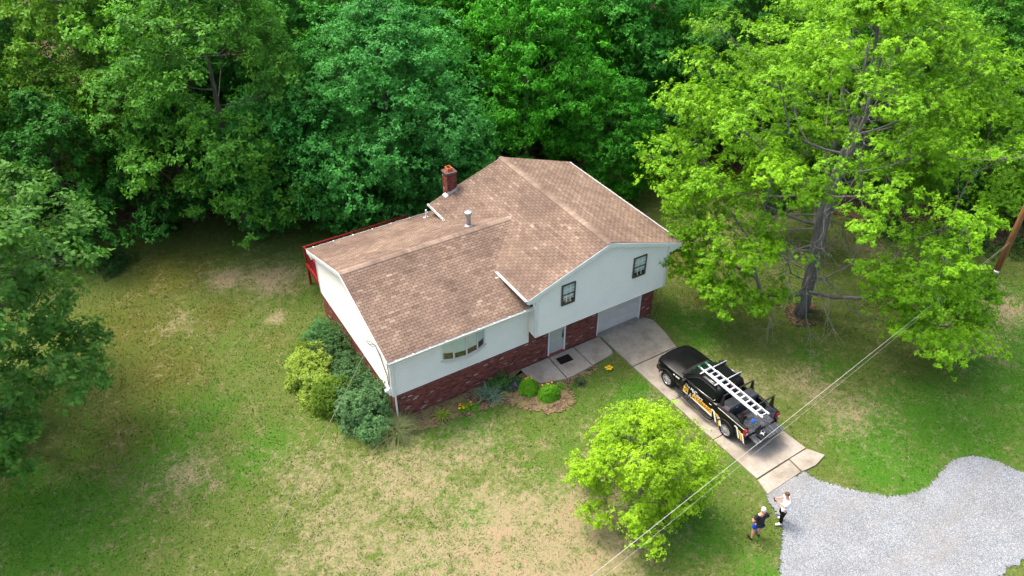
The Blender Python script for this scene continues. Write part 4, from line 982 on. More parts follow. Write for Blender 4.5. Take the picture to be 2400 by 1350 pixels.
# case on the tailgate
cs = on_truck('equipment_case', -.34, -1.36, .852, R(8), 'open black hard case lying on the lowered tailgate', 'case')
b = MB(); b.box(-.19, .19, -.14, -.125, 0, .13); b.box(-.19, .19, .125, .14, 0, .13); b.box(-.19, -.175, -.125, .125, 0, .13); b.box(.175, .19, -.125, .125, 0, .13); b.box(-.175, .175, -.125, .125, 0, .085); b.build('base', MT['case'], cs, bevel=.006)
b = MB(); b.hexa([(-.19,.145,.13),(.19,.145,.13),(.19,.185,.12),(-.19,.185,.12)], [(-.19,.225,.40),(.19,.225,.40),(.19,.265,.39),(-.19,.265,.39)]); fix(b.build('lid', MT['case'], cs, bevel=.012))
dn = on_truck('small_drone', -.28, -1.32, .937, R(30), 'small pale grey drone resting in the open black case', 'drone')
b = MB(); b.box(-.04, .04, -.07, .07, .0, .06); b.build('body', MT['grey'], dn, bevel=.015, seg=3)
for sx in (-1, 1):
    for sy in (-1, 1):
        b = MB(); b.tube([(sx*.035,sy*.05,.045),(sx*.09,sy*.075,.055)], .011, 6); b.tube([(sx*.09,sy*.075,.04),(sx*.09,sy*.075,.075)], .015, 8); b.build('arm', MT['grey'], dn)
br = on_truck('blue_cloth', .02, -.55, .865, R(20), 'crumpled blue cloth lying on the truck bed floor under the ladder', 'cloth')
P = []; r2 = random.Random(3)
for j in range(7):
    for i in range(8):
        e_ = .15+.85*min(1, 2.5*min(i, 7-i, j, 6-j)/7); P.append((-.12+i*.034+r2.uniform(-.015,.015), -.09+j*.03+r2.uniform(-.015,.015), .006+e_*r2.uniform(0, .08)))
me = MB().add(P, [(j*8+i, j*8+i+1, j*8+i+9, j*8+i+8) for j in range(6) for i in range(7)]).build('cloth', MT['blue'], br, smooth=True)
sm2 = me.modifiers.new('s', 'SOLIDIFY'); sm2.thickness = .006
tc = on_truck('bed_cooler', -.28, -.12, .865, R(0), 'small black bin standing on the bed floor beside the toolbox', 'bin')
b = MB(); b.hexa([(-.2,-.12,0),(.2,-.12,0),(.2,.12,0),(-.2,.12,0)], [(-.22,-.14,.2),(.22,-.14,.2),(.22,.14,.2),(-.22,.14,.2)]); fix(b.build('box', MT['plastic'], tc, bevel=.02)); b = MB(); b.tube([(-.15,-.15,.2),(-.15,-.17,.24),(.15,-.17,.24),(.15,-.15,.2)], .012, 6); b.build('handle', MT['lens'], tc)

# ================================================================ PEOPLE
def skin_mesh(verts, edges, radii, name, mat, parent, root=0, sub=2):
    me = bpy.data.meshes.new(name); me.from_pydata(verts, edges, []); o = link(name, me, parent)
    m = o.modifiers.new('skin', 'SKIN'); m.use_smooth_shade = True; m.branch_smoothing = .6
    sv = me.skin_vertices[0].data
    for i, r in enumerate(radii): sv[i].radius = r if hasattr(r, '__len__') else (r, r); sv[i].use_root = i == root
    s = o.modifiers.new('sub', 'SUBSURF'); s.levels = sub; s.render_levels = sub
    bake(o, name); o.data.materials.clear(); o.data.materials.append(mat); o.data.shade_smooth(); return o
def chainmesh(chains):
    """chains of (point, radius); points met again are shared"""
    V = []; E_ = []; Rr = []; idx = {}
    for ch in chains:
        prev = None
        for p, r in ch:
            k = tuple(round(t, 4) for t in p)
            if k not in idx: idx[k] = len(V); V.append(p); Rr.append(r)
            if prev is not None and prev != idx[k]: E_.append((prev, idx[k]))
            prev = idx[k]
    return V, E_, Rr
def person(loc, rz, label, P, cl):
    """local: facing +y. P: pose points; cl: clothes"""
    t = empty('person', loc, rz, label, 'person')
    pel = P['pelvis']; chest = P['chest']; neck = P['neck']; head = P['head']; hd = Vector(P['look']).normalized()
    hv = Vector(head); up_ = Vector((0, -hd.z*.9, abs(hd.y))).normalized(); rt = hd.cross(up_)
    fh = lambda a, b, c: tuple(hv+rt*a+hd*b+up_*c)
    mid = tuple((Vector(pel)+Vector(chest))/2)
    ch = [[(pel,.125),(mid,.118),(chest,.128),(neck,.058),(fh(0,-.005,-.05),.078),(fh(0,-.01,.05),.086),(fh(0,-.01,.105),.062)],
          [(fh(0,-.005,-.05),.078),(fh(0,.075,-.085),.032)], [(fh(0,-.01,.05),.086),(fh(0,.098,.0),.016)]]
    for s in (-1, 1): ch.append([(fh(0,-.01,.05),.086),(fh(s*.088,-.01,.0),.018)])
    for s, k in ((-1, 'L'), (1, 'R')):
        sh, el, wr, hn = P['sh'+k], P['el'+k], P['wr'+k], P['ha'+k]
        ch.append([(chest,.128),(sh,.062),(tuple((Vector(sh)+Vector(el))/2),.05),(el,.041),(tuple((Vector(el)*.6+Vector(wr)*.4)),.042),(wr,.028),(hn,(.036,.02))])
        d = (Vector(hn)-Vector(wr)).normalized(); side = Vector(P.get('palm'+k, (s, 0, 0))); side = (side-d*side.dot(d)).normalized(); cur = d.cross(side)
        if cur.z > 0: cur = -cur
        hv2 = Vector(hn)
        for f, (o, ln) in enumerate(((-.03,.062),(-.010,.072),(.011,.068),(.031,.054))):
            a = hv2+side*o+d*.03; b_ = a+d*ln*.5+cur*.008; c_ = b_+d*ln*.35+cur*.03
            ch.append([(hn,(.036,.02)),(tuple(a),.0095),(tuple(b_),.009),(tuple(c_),.0075)])
        a = hv2-side*.045*P.get('th'+k, 1)+d*.0; b_ = a+d*.035-side*.012*P.get('th'+k, 1)+cur*.015
        ch.append([(hn,(.036,.02)),(tuple(a),.011),(tuple(b_),.009)])
        hp, kn, an, to = P['hp'+k], P['kn'+k], P['an'+k], P['to'+k]
        ch.append([(pel,.125),(hp,.088),(tuple((Vector(hp)+Vector(kn))/2),.076),(kn,.056),(tuple(Vector(kn)*.65+Vector(an)*.35),.056),(an,.036),(tuple(Vector(to)*.5+Vector(an)*.5+Vector((0,0,-.02))),.036),(to,.03)])
    V, E_, Rr = chainmesh(ch); bod = skin_mesh(V, E_, Rr, 'body', MT['skin'], t)
    b = MB()
    for s in (-1, 1): b.ball(fh(s*.032, .078, .012), .011, 8, 6)
    b.build('eyes', MT['shoe_b'], t)
    # shirt
    el_ = lambda a, b_, f: tuple(Vector(a)+(Vector(b_)-Vector(a))*f)
    waist = el_(pel, chest, .12)
    sh = [[(el_(pel, chest, .0),.158),(waist,.160),(mid,.16),(chest,.165),(el_(chest, neck, .5),.11),(el_(chest, neck, .8),.075)]]
    for k in 'LR': sh.append([(chest,.165),(P['sh'+k],.090),(el_(P['sh'+k], P['el'+k], .45),.080),(el_(P['sh'+k], P['el'+k], .74),.074)])
    V, E_, Rr = chainmesh(sh); skin_mesh(V, E_, Rr, 'shirt', cl['shirt'], t, 1)
    pt_ = [[(el_(pel, chest, .12),.14),(pel,.160)]]
    for k in 'LR':
        hp, kn, an = P['hp'+k], P['kn'+k], P['an'+k]
        if cl['long']: pt_.append([(pel,.160),(hp,.122),(el_(hp, kn, .5),.108),(kn,.088),(el_(kn, an, .5),.075),(el_(kn, an, .93),.066)])
        else: pt_.append([(pel,.160),(hp,.125),(el_(hp, kn, .45),.122),(el_(hp, kn, .9),.115)])
    V, E_, Rr = chainmesh(pt_); skin_mesh(V, E_, Rr, cl['pn'], cl['pants'], t, 1)
    for k in 'LR':
        an, to = Vector(P['an'+k]), Vector(P['to'+k]); d = (to-an); d.z = 0; d.normalize(); he = an-d*.055; z0 = .05
        V, E_, Rr = chainmesh([[((he.x,he.y,z0),(.042,.045)),((an.x+d.x*.05,an.y+d.y*.05,z0+.012),(.05,.055)),((to.x-d.x*.05,to.y-d.y*.05,z0-.006),(.052,.042)),((to.x+d.x*.05,to.y+d.y*.05,z0-.012),(.042,.032))], [((an.x+d.x*.05,an.y+d.y*.05,z0+.012),(.05,.055)),((an.x,an.y,an.z+.03),.046)]])
        skin_mesh(V, E_, Rr, 'shoe', cl['shoe'], t, 1)
    if cl['hair'] is not None:
        b = MB(); n_, m_ = 14, 8; vs = []
        for j in range(m_+1):
            for i in range(n_):
                a = 2*math.pi*i/n_; ph = j/m_*R(105 if math.cos(a) < .2 else 62)
                q = hv+up_*.045+(rt*math.sin(a)*math.sin(ph)*.092+hd*(math.cos(a)*math.sin(ph)*.100-.012)+up_*math.cos(ph)*.112); vs.append(q)
        b.add(vs, [(j*n_+i, j*n_+(i+1) % n_, (j+1)*n_+(i+1) % n_, (j+1)*n_+i) for j in range(m_) for i in range(n_)])
        o = b.build('hair', cl['hair'], t, smooth=True); s = o.modifiers.new('s', 'SOLIDIFY'); s.thickness = .008; s.offset = 1
    return t
P1 = dict(pelvis=(0,-.02,.94), chest=(0,.0,1.34), neck=(0,.02,1.50), head=(0,.06,1.62), look=(0,.86,-.5),
          shL=(-.19,.0,1.42), elL=(-.25,.10,1.15), wrL=(-.10,.32,1.27), haL=(-.06,.39,1.30), shR=(.19,.0,1.42), elR=(.25,.10,1.15), wrR=(.10,.32,1.27), haR=(.06,.39,1.30), palmL=(0,-.3,1), palmR=(0,-.3,1), thL=-1, thR=-1,
          hpL=(-.10,-.02,.90), knL=(-.13,.06,.50), anL=(-.15,.02,.09), toL=(-.17,.17,.04), hpR=(.10,-.02,.90), knR=(.12,.05,.50), anR=(.13,-.12,.09), toR=(.17,.03,.04))
GZ0 = -.012
pA = person((10.50,-12.72,GZ0), math.atan2(.75, .60), 'person in white tee and black trousers on the gravel, looking down at a controller', P1, dict(shirt=MT['tee_w'], pants=MT['trouser'], long=True, pn='trousers', shoe=MT['shoe_w'], hair=MT['hair_d']))
q = Matrix.Translation((10.50,-12.72,GZ0)) @ Matrix.Rotation(math.atan2(.75, .60), 4, 'Z')
rc = empty('drone_controller', q @ Vector((0, .43, 1.29)), math.atan2(.75, .60), 'dark handheld controller held by the person in the white tee', 'controller')
b = MB(); b.box(-.08, .08, -.05, .05, -.02, .02); b.build('housing', MT['plastic'], rc, bevel=.012); b = MB(); b.hexa([(-.07,.05,.0),(.07,.05,.0),(.07,.06,.0),(-.07,.06,.0)], [(-.07,.08,.08),(.07,.08,.08),(.07,.09,.08),(-.07,.09,.08)]); fix(b.build('screen', MT['carglass'], rc))
for s in (-1, 1): b = MB(); b.tube([(s*.045,-.01,.02),(s*.045,-.01,.04)], .008, 6); b.build('stick', MT['chrome'], rc)
P2 = dict(pelvis=(0,.0,.92), chest=(.01,.0,1.32), neck=(.01,.01,1.48), head=(.01,.04,1.61), look=(-.05,.96,.05),
          shL=(-.19,.0,1.40), elL=(-.31,-.06,1.12), wrL=(-.24,.12,.97), haL=(-.19,.18,.93), shR=(.20,.0,1.40), elR=(.30,.02,1.12), wrR=(.20,.22,1.02), haR=(.14,.28,1.0), palmL=(1,.3,0), palmR=(0,0,1),
          hpL=(-.10,.0,.88), knL=(-.15,.05,.49), anL=(-.20,-.06,.09), toL=(-.27,.09,.04), hpR=(.10,.0,.88), knR=(.12,.06,.49), anR=(.13,.06,.09), toR=(.13,.22,.04))
pB = person((9.17,-12.72,-.03), R(-22), 'person in black tee and blue shorts standing on grass at the gravel edge', P2, dict(shirt=MT['tee_b'], pants=MT['short'], long=False, pn='shorts', shoe=MT['shoe_b'], hair=MT['hair_g']))

# ================================================================ SMALL THINGS AND WIRES
dm = empty('door_mat', (8.62, -.62, .034), R(-2), 'black rubber mat on the walk before the entrance door', 'door mat')
b = MB(); b.box(-.36, .36, -.24, .24, 0, .014); b.build('base', MT['mat'], dm, bevel=.004)
for k in range(12): b = MB(); b.box(-.33+k*.057, -.295+k*.057, -.22, .22, .014, .02); b.build('rib', MT['mat'], dm)
up_ = empty('utility_pole', (31.57, -7.87, 0), 0, 'brown wooden utility pole with a white number tag at the right edge of the lawn', 'utility pole')
b = MB(); b.tube([(0,0,-.4),(.0,0,4),(.02,0,10.5)], [.165,.15,.11], 16); b.build('shaft', MT['pole'], up_, smooth=True)
dv = (CAM-Vector((31.57,-7.87,1.1))); dv.z = 0; dv.normalize(); sv_ = Vector((-dv.y, dv.x, 0)); tp = []
for k in range(7):
    a = R(-52+104*k/6); tp.append((dv*math.cos(a)+sv_*math.sin(a))*.168)
b = MB(); b.add([tuple(p+Vector((0,0,1.02))) for p in tp]+[tuple(p+Vector((0,0,1.22))) for p in tp], [(k, k+1, k+8, k+7) for k in range(6)]); o = b.build('number_tag', MT['grey'], up_, smooth=True); s = o.modifiers.new('s', 'SOLIDIFY'); s.thickness = .008
cu = text('144', .13, MT['blackmetal'], up_); fv = dv; rv = Vector((0,0,1)).cross(fv); m = Matrix((rv, Vector((0,0,1)), fv)).transposed().to_4x4(); m.translation = fv*.178-rv*.11+Vector((0,0,1.07)); cu.matrix_local = m; cu.name = 'number'
def wire(name, p0, p1, sag, r, mat, label, n=24):
    p0 = Vector(p0); p1 = Vector(p1); P = []
    for i in range(n+1):
        t = i/n; P.append(p0.lerp(p1, t)-p0+Vector((0, 0, -4*sag*t*(1-t))))
    e_ = empty(name, p0, 0, label, 'cable'); b = MB(); b.tube(P, r, 6); b.build('strand', mat, e_, smooth=True); return e_
att = Vector((31.45,-7.92,3.05))
a7 = Vector((-.24,-14.23,7.0)); e1 = att+(a7-att)*1.25
wire('overhead_cable', att, e1, .05, .0085, MT['wire_l'], 'thicker pale overhead cable running from the wooden pole across the yard')
a8 = Vector((.02,-14.40,6.93)); att2 = Vector((31.46,-7.94,2.98)); e2 = att2+(a8-att2)*1.25
wire('overhead_cable', att2, e2, .05, .0035, MT['wire_l'], 'thinner pale overhead cable just below the thicker one from the wooden pole')
wh = Vector((-.30,1.40,3.56)); f1 = Vector((-7.92,-8.0,5.0)); wire('service_cable', wh, wh+(f1-wh)*1.6, .08, .008, MT['wire_g'], 'twisted grey service cable from the left gable of the house')
w2 = Vector((-.06,.15,2.55)); f2 = Vector((-7.55,-7.75,4.3)); wire('service_cable', w2, w2+(f2-w2)*1.6, .05, .007, MT['wire_d'], 'thin dark phone cable beside the twisted service cable')

# ================================================================ VEGETATION
def unit(a): return a/(np.linalg.norm(a, axis=-1, keepdims=True)+1e-9)
KITE = (np.array([(0,0,0),(.42,-.30,.07),(1,0,-.10),(.42,.30,.07)]), [(0,1,2),(0,2,3)])
LONG = (np.array([(0,0,0),(.35,-.17,.05),(.7,-.14,.0),(1,0,-.14),(.7,.14,.0),(.35,.17,.05)]), [(0,1,5),(1,2,4),(1,4,5),(2,3,4)])
OAK = (np.array([(0,0,0),(.22,-.10,.02),(.30,-.30,.05),(.42,-.12,.02),(.58,-.36,.05),(.66,-.12,.0),(.85,-.2,-.02),(1,0,-.1),(.85,.2,-.02),(.66,.12,.0),(.58,.36,.05),(.42,.12,.02),(.30,.30,.05),(.22,.10,.02)]),
       [(0,1,13),(1,2,3),(1,3,11),(1,11,13),(13,11,12),(3,4,5),(3,5,9),(3,9,11),(11,9,10),(5,6,7),(5,7,9),(7,8,9)])
MAPL = (np.array([(0,0,0),(.15,-.42,.03),(.42,-.22,.05),(.60,-.48,-.02),(.66,-.16,.03),(1,0,-.10),(.66,.16,.03),(.60,.48,-.02),(.42,.22,.05),(.15,.42,.03)]),
        [(0,1,2),(0,2,8),(0,8,9),(2,3,4),(2,4,8),(4,6,8),(6,7,8),(4,5,6)])
def leaf_arrays(P, D, Nn, S, tpl, tone):
    """leaves at P along D with normal Nn and length S -> V, F, tone"""
    T, f = tpl; D = unit(D); B = unit(np.cross(Nn, D)); W = np.cross(D, B)
    V = P[:, None]+S[:, None, None]*(T[None, :, 0:1]*D[:, None]+T[None, :, 1:2]*B[:, None]+T[None, :, 2:3]*W[:, None])
    k = len(T); F = (np.arange(len(P))[:, None, None]*k+np.array(f)[None]).reshape(-1, 3)
    return V.reshape(-1, 3), F, np.repeat(tone, k)
def rosettes(r, C_, A, m, size, tpl, droop=.35, spread=.9, tj=.18, base=None, stem=.10):
    """m leaves radiating round axis A at each centre C_"""
    n = len(C_); A = unit(A); h = unit(np.cross(A, r.normal(size=(n, 3)))); h2 = np.cross(A, h)
    az = (np.arange(m)[None]*2.39996+r.uniform(0, 6.28, (n, 1))+r.normal(0, .3, (n, m)))
    rad = np.cos(az)[..., None]*h[:, None]+np.sin(az)[..., None]*h2[:, None]
    el = r.uniform(-droop, spread, (n, m))[..., None]
    D = rad*np.cos(el)+A[:, None]*np.sin(el); D[..., 2] -= droop*.6
    up = A[:, None]*.8+r.normal(0, .35, (n, m, 3)); up[..., 2] += .7
    P = C_[:, None]+D*stem*size+A[:, None]*r.uniform(-.5, .5, (n, m, 1))*size
    S = size*r.uniform(.7, 1.2, (n, m)); t = np.clip((base if base is not None else .5)+r.normal(0, tj, (n, m)) if base is None else base[:, None]+r.normal(0, tj, (n, m)), 0.0, 1)
    return leaf_arrays(P.reshape(-1, 3), D.reshape(-1, 3), unit(up.reshape(-1, 3)), S.ravel(), tpl, t.ravel())
def lobe_points(r, c, rad, out, n, flat=.75, fill=.2, tuft=7):
    k = max(5, n//tuft); d = unit(r.normal(size=(k*4, 3))); o = unit(np.asarray(out)*.55+np.array([0, 0, .85]))
    d = d[(d@o) > r.uniform(-.45, .5, len(d))][:k]
    wob = 1+.22*np.sin(d[:, 0]*5+c[0]*3)+.18*np.sin(d[:, 1]*6+c[1]*2)+.15*np.sin(d[:, 2]*7+c[2])
    q = np.where(r.random(len(d)) < fill, r.uniform(.35, .85, len(d)), r.uniform(.85, 1.12, len(d)))*wob
    S = d*rad*q[:, None]*np.array([1, 1, flat]); idx = r.integers(0, len(d), n)
    j = r.normal(0, 1, (n, 3))*np.array([1, 1, .42])*rad*.15; P = c+S[idx]+j
    A = unit(d[idx]*.8+j/(rad*.15)*.45+np.array([0, 0, .55])); return P, A
def tree_parts(seed, H, RR, cb, nl, lr, tpl, size, m, per, prof, flat=.7, trunk_r=.22, droop=.35, spread=.9, lean=(0, 0), forks=1, dead=0, limb_up=.5, twigs=4, drop=None, twig_r=.022, extra=()):
    """-> trunk mesh builder, crown arrays. prof(t): crown radius (0..1) over height fraction"""
    r = np.random.default_rng(seed); tb = MB(); Vs = []; Fs = []; Ts = []; nv = 0; LP_ = []
    wob = r.normal(0, .12, (6, 2))*H/12; wob[0] = 0
    def axis_at(z): 
        t = np.clip(z/H, 0, 1)*5; i = int(min(t, 4)); w = wob[i]*(1-(t-i))+wob[i+1]*(t-i)
        return np.array([w[0]+lean[0]*z/H, w[1]+lean[1]*z/H, z])
    for k in range(forks):
        a = 6.28*k/forks+r.uniform(0, 1); off = np.array([math.cos(a), math.sin(a), 0])*(trunk_r*1.05 if forks > 1 else 0)
        zz = np.linspace(-.3, H*.86, 12); sp = [axis_at(z)+off*(1+max(z, 0)/H*(5 if forks > 1 else 0)) for z in zz]
        tb.tube(sp, [trunk_r*(1.35 if z < .1 else 1.08 if z < .6 else 1)*(1-.86*max(z, 0)/(H*.9)) for z in zz], 9)
    L = []
    if True:
        for i in range(nl):
            t = ((i+.5)/nl)**.9; z = cb+(H-cb)*t*.96; rr = prof(t)*RR
            a = i*2.39996+r.uniform(-.5, .5); q = r.uniform(.7, 1.05) if t < .9 else r.uniform(0, .6)
            if r.random() < .22: q *= .5
            p = axis_at(z)+np.array([math.cos(a), math.sin(a), 0])*max(rr-lr*.6, .1)*q; L.append((p, lr*r.uniform(.65, 1.3)*(1-.25*t)))
    if drop: L = [q for q in L if not drop(q[0])]
    L += [(np.array(q), lr*r.uniform(.75, 1.15)) for q in extra]
    for c, rad in L:
        out = unit((c-axis_at(c[2]))*np.array([1, 1, .3])); dist = np.linalg.norm((c-axis_at(c[2]))[:2])
        n = int(per*(rad/lr)**2)
        P, A = lobe_points(r, c, rad, out, n, flat)
        lobe_t = .5+r.normal(0, .13); bt = np.clip(lobe_t+r.normal(0, .05, len(P)), .1, .9)
        V, F, T = rosettes(r, P, A, m, size, tpl, droop, spread, .19, bt); Vs.append(V); Fs.append(F+nv); Ts.append(T); nv += len(V)
        LP_.append((c, P, dist))
    # limbs: every clump hangs on the nearest point of the wood grown so far
    nodes = [np.append(axis_at(z), 0) for z in np.linspace(cb*.5, H*.82, 14)]; par = [-1]*14; wt = [0]*14; seg = []
    for c, P, dist in sorted(LP_, key=lambda q: q[2]):
        A_ = np.array(nodes); v = c-A_[:, :3]; dl = np.linalg.norm(v, axis=1); rise = v[:, 2]/(dl+1e-6)
        j = int(np.argmin(dl+.28*A_[:, 3]+np.where(rise < limb_up*.5, (limb_up*.5-rise)*dl*1.6, 0))); s = A_[j, :3]; L_ = dl[j]; pv = j
        bow = np.array([0, 0, -.10*L_])+r.normal(0, .05*L_, 3)*np.array([1, 1, .5]); pts = []
        for t in (.33, .66, 1.0):
            q = s*(1-t)+c*t+bow*4*t*(1-t)*.5; nodes.append(np.append(q, A_[j, 3]+L_*t)); par.append(pv); wt.append(0); pv = len(nodes)-1; pts.append(pv)
        seg.append((j, pts, P, c)); k = pv
        while k >= 0: wt[k] += 1; k = par[k]
    for j, pts, P, c in seg:
        rr = lambda k: max(.012, min(trunk_r*.55, twig_r*wt[k]**.5))
        Q = [nodes[j][:3]]+[nodes[k][:3] for k in pts]; tb.tube(Q, [rr(pts[0])]+[rr(k)*f for k, f in zip(pts, (.95, .85, .6))], 5, False)
        for k in range(twigs):
            e = P[r.integers(len(P))]; st = Q[-1] if k % 2 else Q[-2]; md = st*.45+e*.55+r.normal(0, .07, 3); tb.tube([st, md, e], [twig_r*.45, .009, .005], 3, False)
    for i in range(dead):        # bare grey branches low in the crown
        a = r.uniform(0, 6.28); z = r.uniform(cb*.5, cb+H*.28); ln = RR*r.uniform(.35, .75); s = axis_at(z); d = np.array([math.cos(a), math.sin(a), r.uniform(-.35, .25)]); pts = [s]; p = s
        for k in range(6):
            d = unit(d+r.normal(0, .27, 3)); p = p+d*ln/6; pts.append(p)
            for w in range(3):
                q = p+unit(d+r.normal(0, .6, 3))*ln*.16; tb.tube([p, p*.5+q*.5+r.normal(0, .05, 3), q], [.016, .01, .004], 3, False)
                for y in range(2): tb.tube([q, q+unit(q-p+r.normal(0, .1, 3))*r.uniform(.2, .5)], [.006, .003], 3, False)
        tb.tube(pts, list(np.linspace(.045, .008, 7)), 4, False)
    return tb, np.concatenate(Vs), np.concatenate(Fs), np.concatenate(Ts)
def crown_mesh(name, V, F, T): return npmesh(name, V, F, MT['leaf'], {'tone': T})
round_p = lambda t: max(.12, math.sin(math.pi*min(1, (t*.86+.14)))**.62)
tall_p = lambda t: max(.15, (1-abs(t-.38)/.72)**.7) if abs(t-.38) < .72 else .15
PROTO = {}
TRI3 = (np.array([(0,0,0),(.30,-.44,.02),(.45,-.16,.06),(1,0,-.10),(.45,.16,.06),(.30,.44,.02)]), [(0,1,2),(0,2,4),(0,4,5),(2,3,4)])
def proto(key, **kw):
    tb, V, F, T = tree_parts(**kw); PROTO[key] = (tb.mesh('trunk', MT['bark'], True), crown_mesh('crown', V, F, T))
# species: broad oak, narrower oak, hickory-like with hanging leaf whorls, dense understorey maple, slim young tree
proto('oak1', seed=11, H=15, RR=5.2, cb=2.4, nl=48, lr=1.75, tpl=KITE, size=.205, m=6, per=215, prof=round_p, flat=.75)
proto('oak2', seed=12, H=15, RR=4.6, cb=2.0, nl=46, lr=1.7, tpl=KITE, size=.19, m=6, per=225, prof=tall_p, flat=.85)
proto('hick', seed=13, H=14, RR=5.2, cb=1.4, nl=54, lr=1.8, tpl=LONG, size=.26, m=6, per=180, prof=round_p, flat=.55, droop=.7, spread=.35)
proto('under', seed=14, H=8, RR=3.4, cb=.8, nl=36, lr=1.25, tpl=KITE, size=.19, m=6, per=130, prof=round_p, flat=.6, trunk_r=.10)
proto('edge', seed=15, H=12.5, RR=6.0, cb=.9, nl=58, lr=1.95, tpl=KITE, size=.19, m=6, per=300, prof=round_p, flat=.72, trunk_r=.26)
def plant_tree(key, x, y, s, rz, colour, label, group=None, sz=None, name='tree', bark=(.16, .14, .12)):
    tm, cm = PROTO[key]; e = empty(name, (x, y, -.05), rz, label, 'tree', group); e.scale = (s, s, sz or s)
    t = link('trunk', tm, e); t.color = (*bark, 1); c = link('crown', cm, e); c.color = (*colour, 1); return e
G_MID = (.062, .270, .036); G_DEEP = (.036, .165, .024); G_YEL = (.140, .310, .030); G_HICK = (.058, .295, .017); G_OLIVE = (.085, .255, .030)
# front row, one by one
plant_tree('edge', 1.3, 19.4, .66, 1.0, (.060, .270, .048), 'small leaning green tree at the lawn edge, left of the chimney tree', name='oak_tree')
plant_tree('edge', 7.8, 17.2, 1.02, 2.2, (.056, .262, .050), 'large green oak rising behind the chimney', name='oak_tree')
plant_tree('edge', 5.2, 15.8, .58, 4.0, (.062, .270, .044), 'green tree hanging over the rear edge of the left wing roof', name='oak_tree')
plant_tree('edge', 11.0, 14.0, .52, .4, (.060, .260, .046), 'young green tree close behind the chimney top', name='oak_tree')
plant_tree('hick', 17.2, 16.6, 1.0, .6, G_HICK, 'bright green tree with drooping leaf whorls behind the main ridge', name='hickory_tree')
plant_tree('hick', 20.4, 10.6, .56, 2.8, (.036, .205, .012), 'low dark green tree beside the right rear corner of the roof', name='hickory_tree')
plant_tree('hick', 22.6, 20.5, 1.02, 4.1, (.040, .215, .014), 'tall green tree with drooping leaves between hickory and maple', name='hickory_tree')
plant_tree('oak1', -1.0, 19.2, 1.1, 5.0, G_OLIVE, 'tall oak with a dark trunk at the back corner of the lawn', name='oak_tree')
plant_tree('oak1', -6.5, 28.5, 1.12, 3.3, G_YEL, 'sunlit yellow green oak in the upper left of the woods', name='oak_tree')
plant_tree('under', -3.6, 21.6, 1.05, 1.0, G_DEEP, 'dark shaded understorey tree at the back left lawn edge', name='understorey_tree')
plant_tree('under', -9.6, 22.6, 1.15, 2.0, (.034, .16, .02), 'leafy dark green understorey tree left of the leaf litter gap', name='understorey_tree')
plant_tree('oak1', -13.8, 27, .95, .2, G_OLIVE, 'green oak at the far left edge of the woods', name='oak_tree')
plant_tree('under', 24.8, 11.2, .7, 4.4, G_DEEP, 'dark understorey tree in the shade behind the big maple', name='understorey_tree')
plant_tree('oak2', 29.5, 10.5, .9, 1.9, (.05, .19, .022), 'green tree standing behind the left half of the big maple', name='oak_tree')
# deeper woods
spots = [(3.4,26,1.05,'oak1'),(9.5,25.5,1.05,'oak2'),(14.5,24,1.0,'oak1'),(19.5,27,1.1,'hick'),(26.5,19,1.05,'oak2'),(30,25,1.1,'oak1'),(33,16,1.0,'hick'),(36.5,8.5,1.0,'oak1'),(38,19,1.1,'oak2'),(41,1.5,1.0,'oak2'),
         (44,12,1.1,'hick'),(-1.5,30,1.1,'oak2'),(-12,34,1.1,'oak2'),(-5.5,38,1.15,'oak1'),(4,35,1.1,'hick'),(11.5,33.5,1.1,'oak1'),(19,36,1.15,'oak2'),(26.5,31.5,1.1,'oak1'),(35,30,1.15,'hick'),(43.5,25,1.15,'oak1'),
         (-19,24,.95,'oak2'),(-20,33,1.1,'oak1'),(49,6,1.1,'oak1'),(52,18,1.15,'oak2'),(47,-4,1.0,'hick'),(56,-6,1.1,'oak1'),(60,8,1.2,'oak2'),(-14,44,1.2,'hick'),(0,46,1.2,'oak1'),(10,44,1.2,'oak2'),(22,46,1.2,'oak1'),(33,41,1.2,'oak2'),(44,37,1.2,'oak1'),(55,30,1.25,'hick'),(66,20,1.25,'oak1')]
r_ = random.Random(21)
for i, (x, y, s, k) in enumerate(spots):
    gcol = [G_MID, G_OLIVE, G_HICK, (0.051, 0.212, 0.037)][i % 4] if k != 'hick' else G_HICK
    f = r_.uniform(.72, 1.3); plant_tree(k, x+r_.uniform(-.8, .8), y+r_.uniform(-.8, .8), s*r_.uniform(.94, 1.06), r_.uniform(0, 6.28), tuple(c*f for c in gcol), 'leafy green tree deep in the woods behind the house', 'trees deep in the woods', name='forest_tree')
for i, (x, y, s) in enumerate([(-7,26.5,.6),(1,23,.55),(6,21.5,.6),(13,19.8,.6),(19.5,16.5,.55),(25.5,15.5,.7),(30,6,.5),(34.5,3,.55),(37,-2,.5),(40,-6,.6),(33,20,.7),(15,29,.8),(-17,29,.8),(7,29,.8),(44,-9,.7)]):
    plant_tree('under', x, y, s, i*1.3, tuple(c*r_.uniform(.85, 1.15) for c in G_DEEP), 'low shaded understorey tree growing among the woods', 'understorey of the woods', name='understorey_tree')

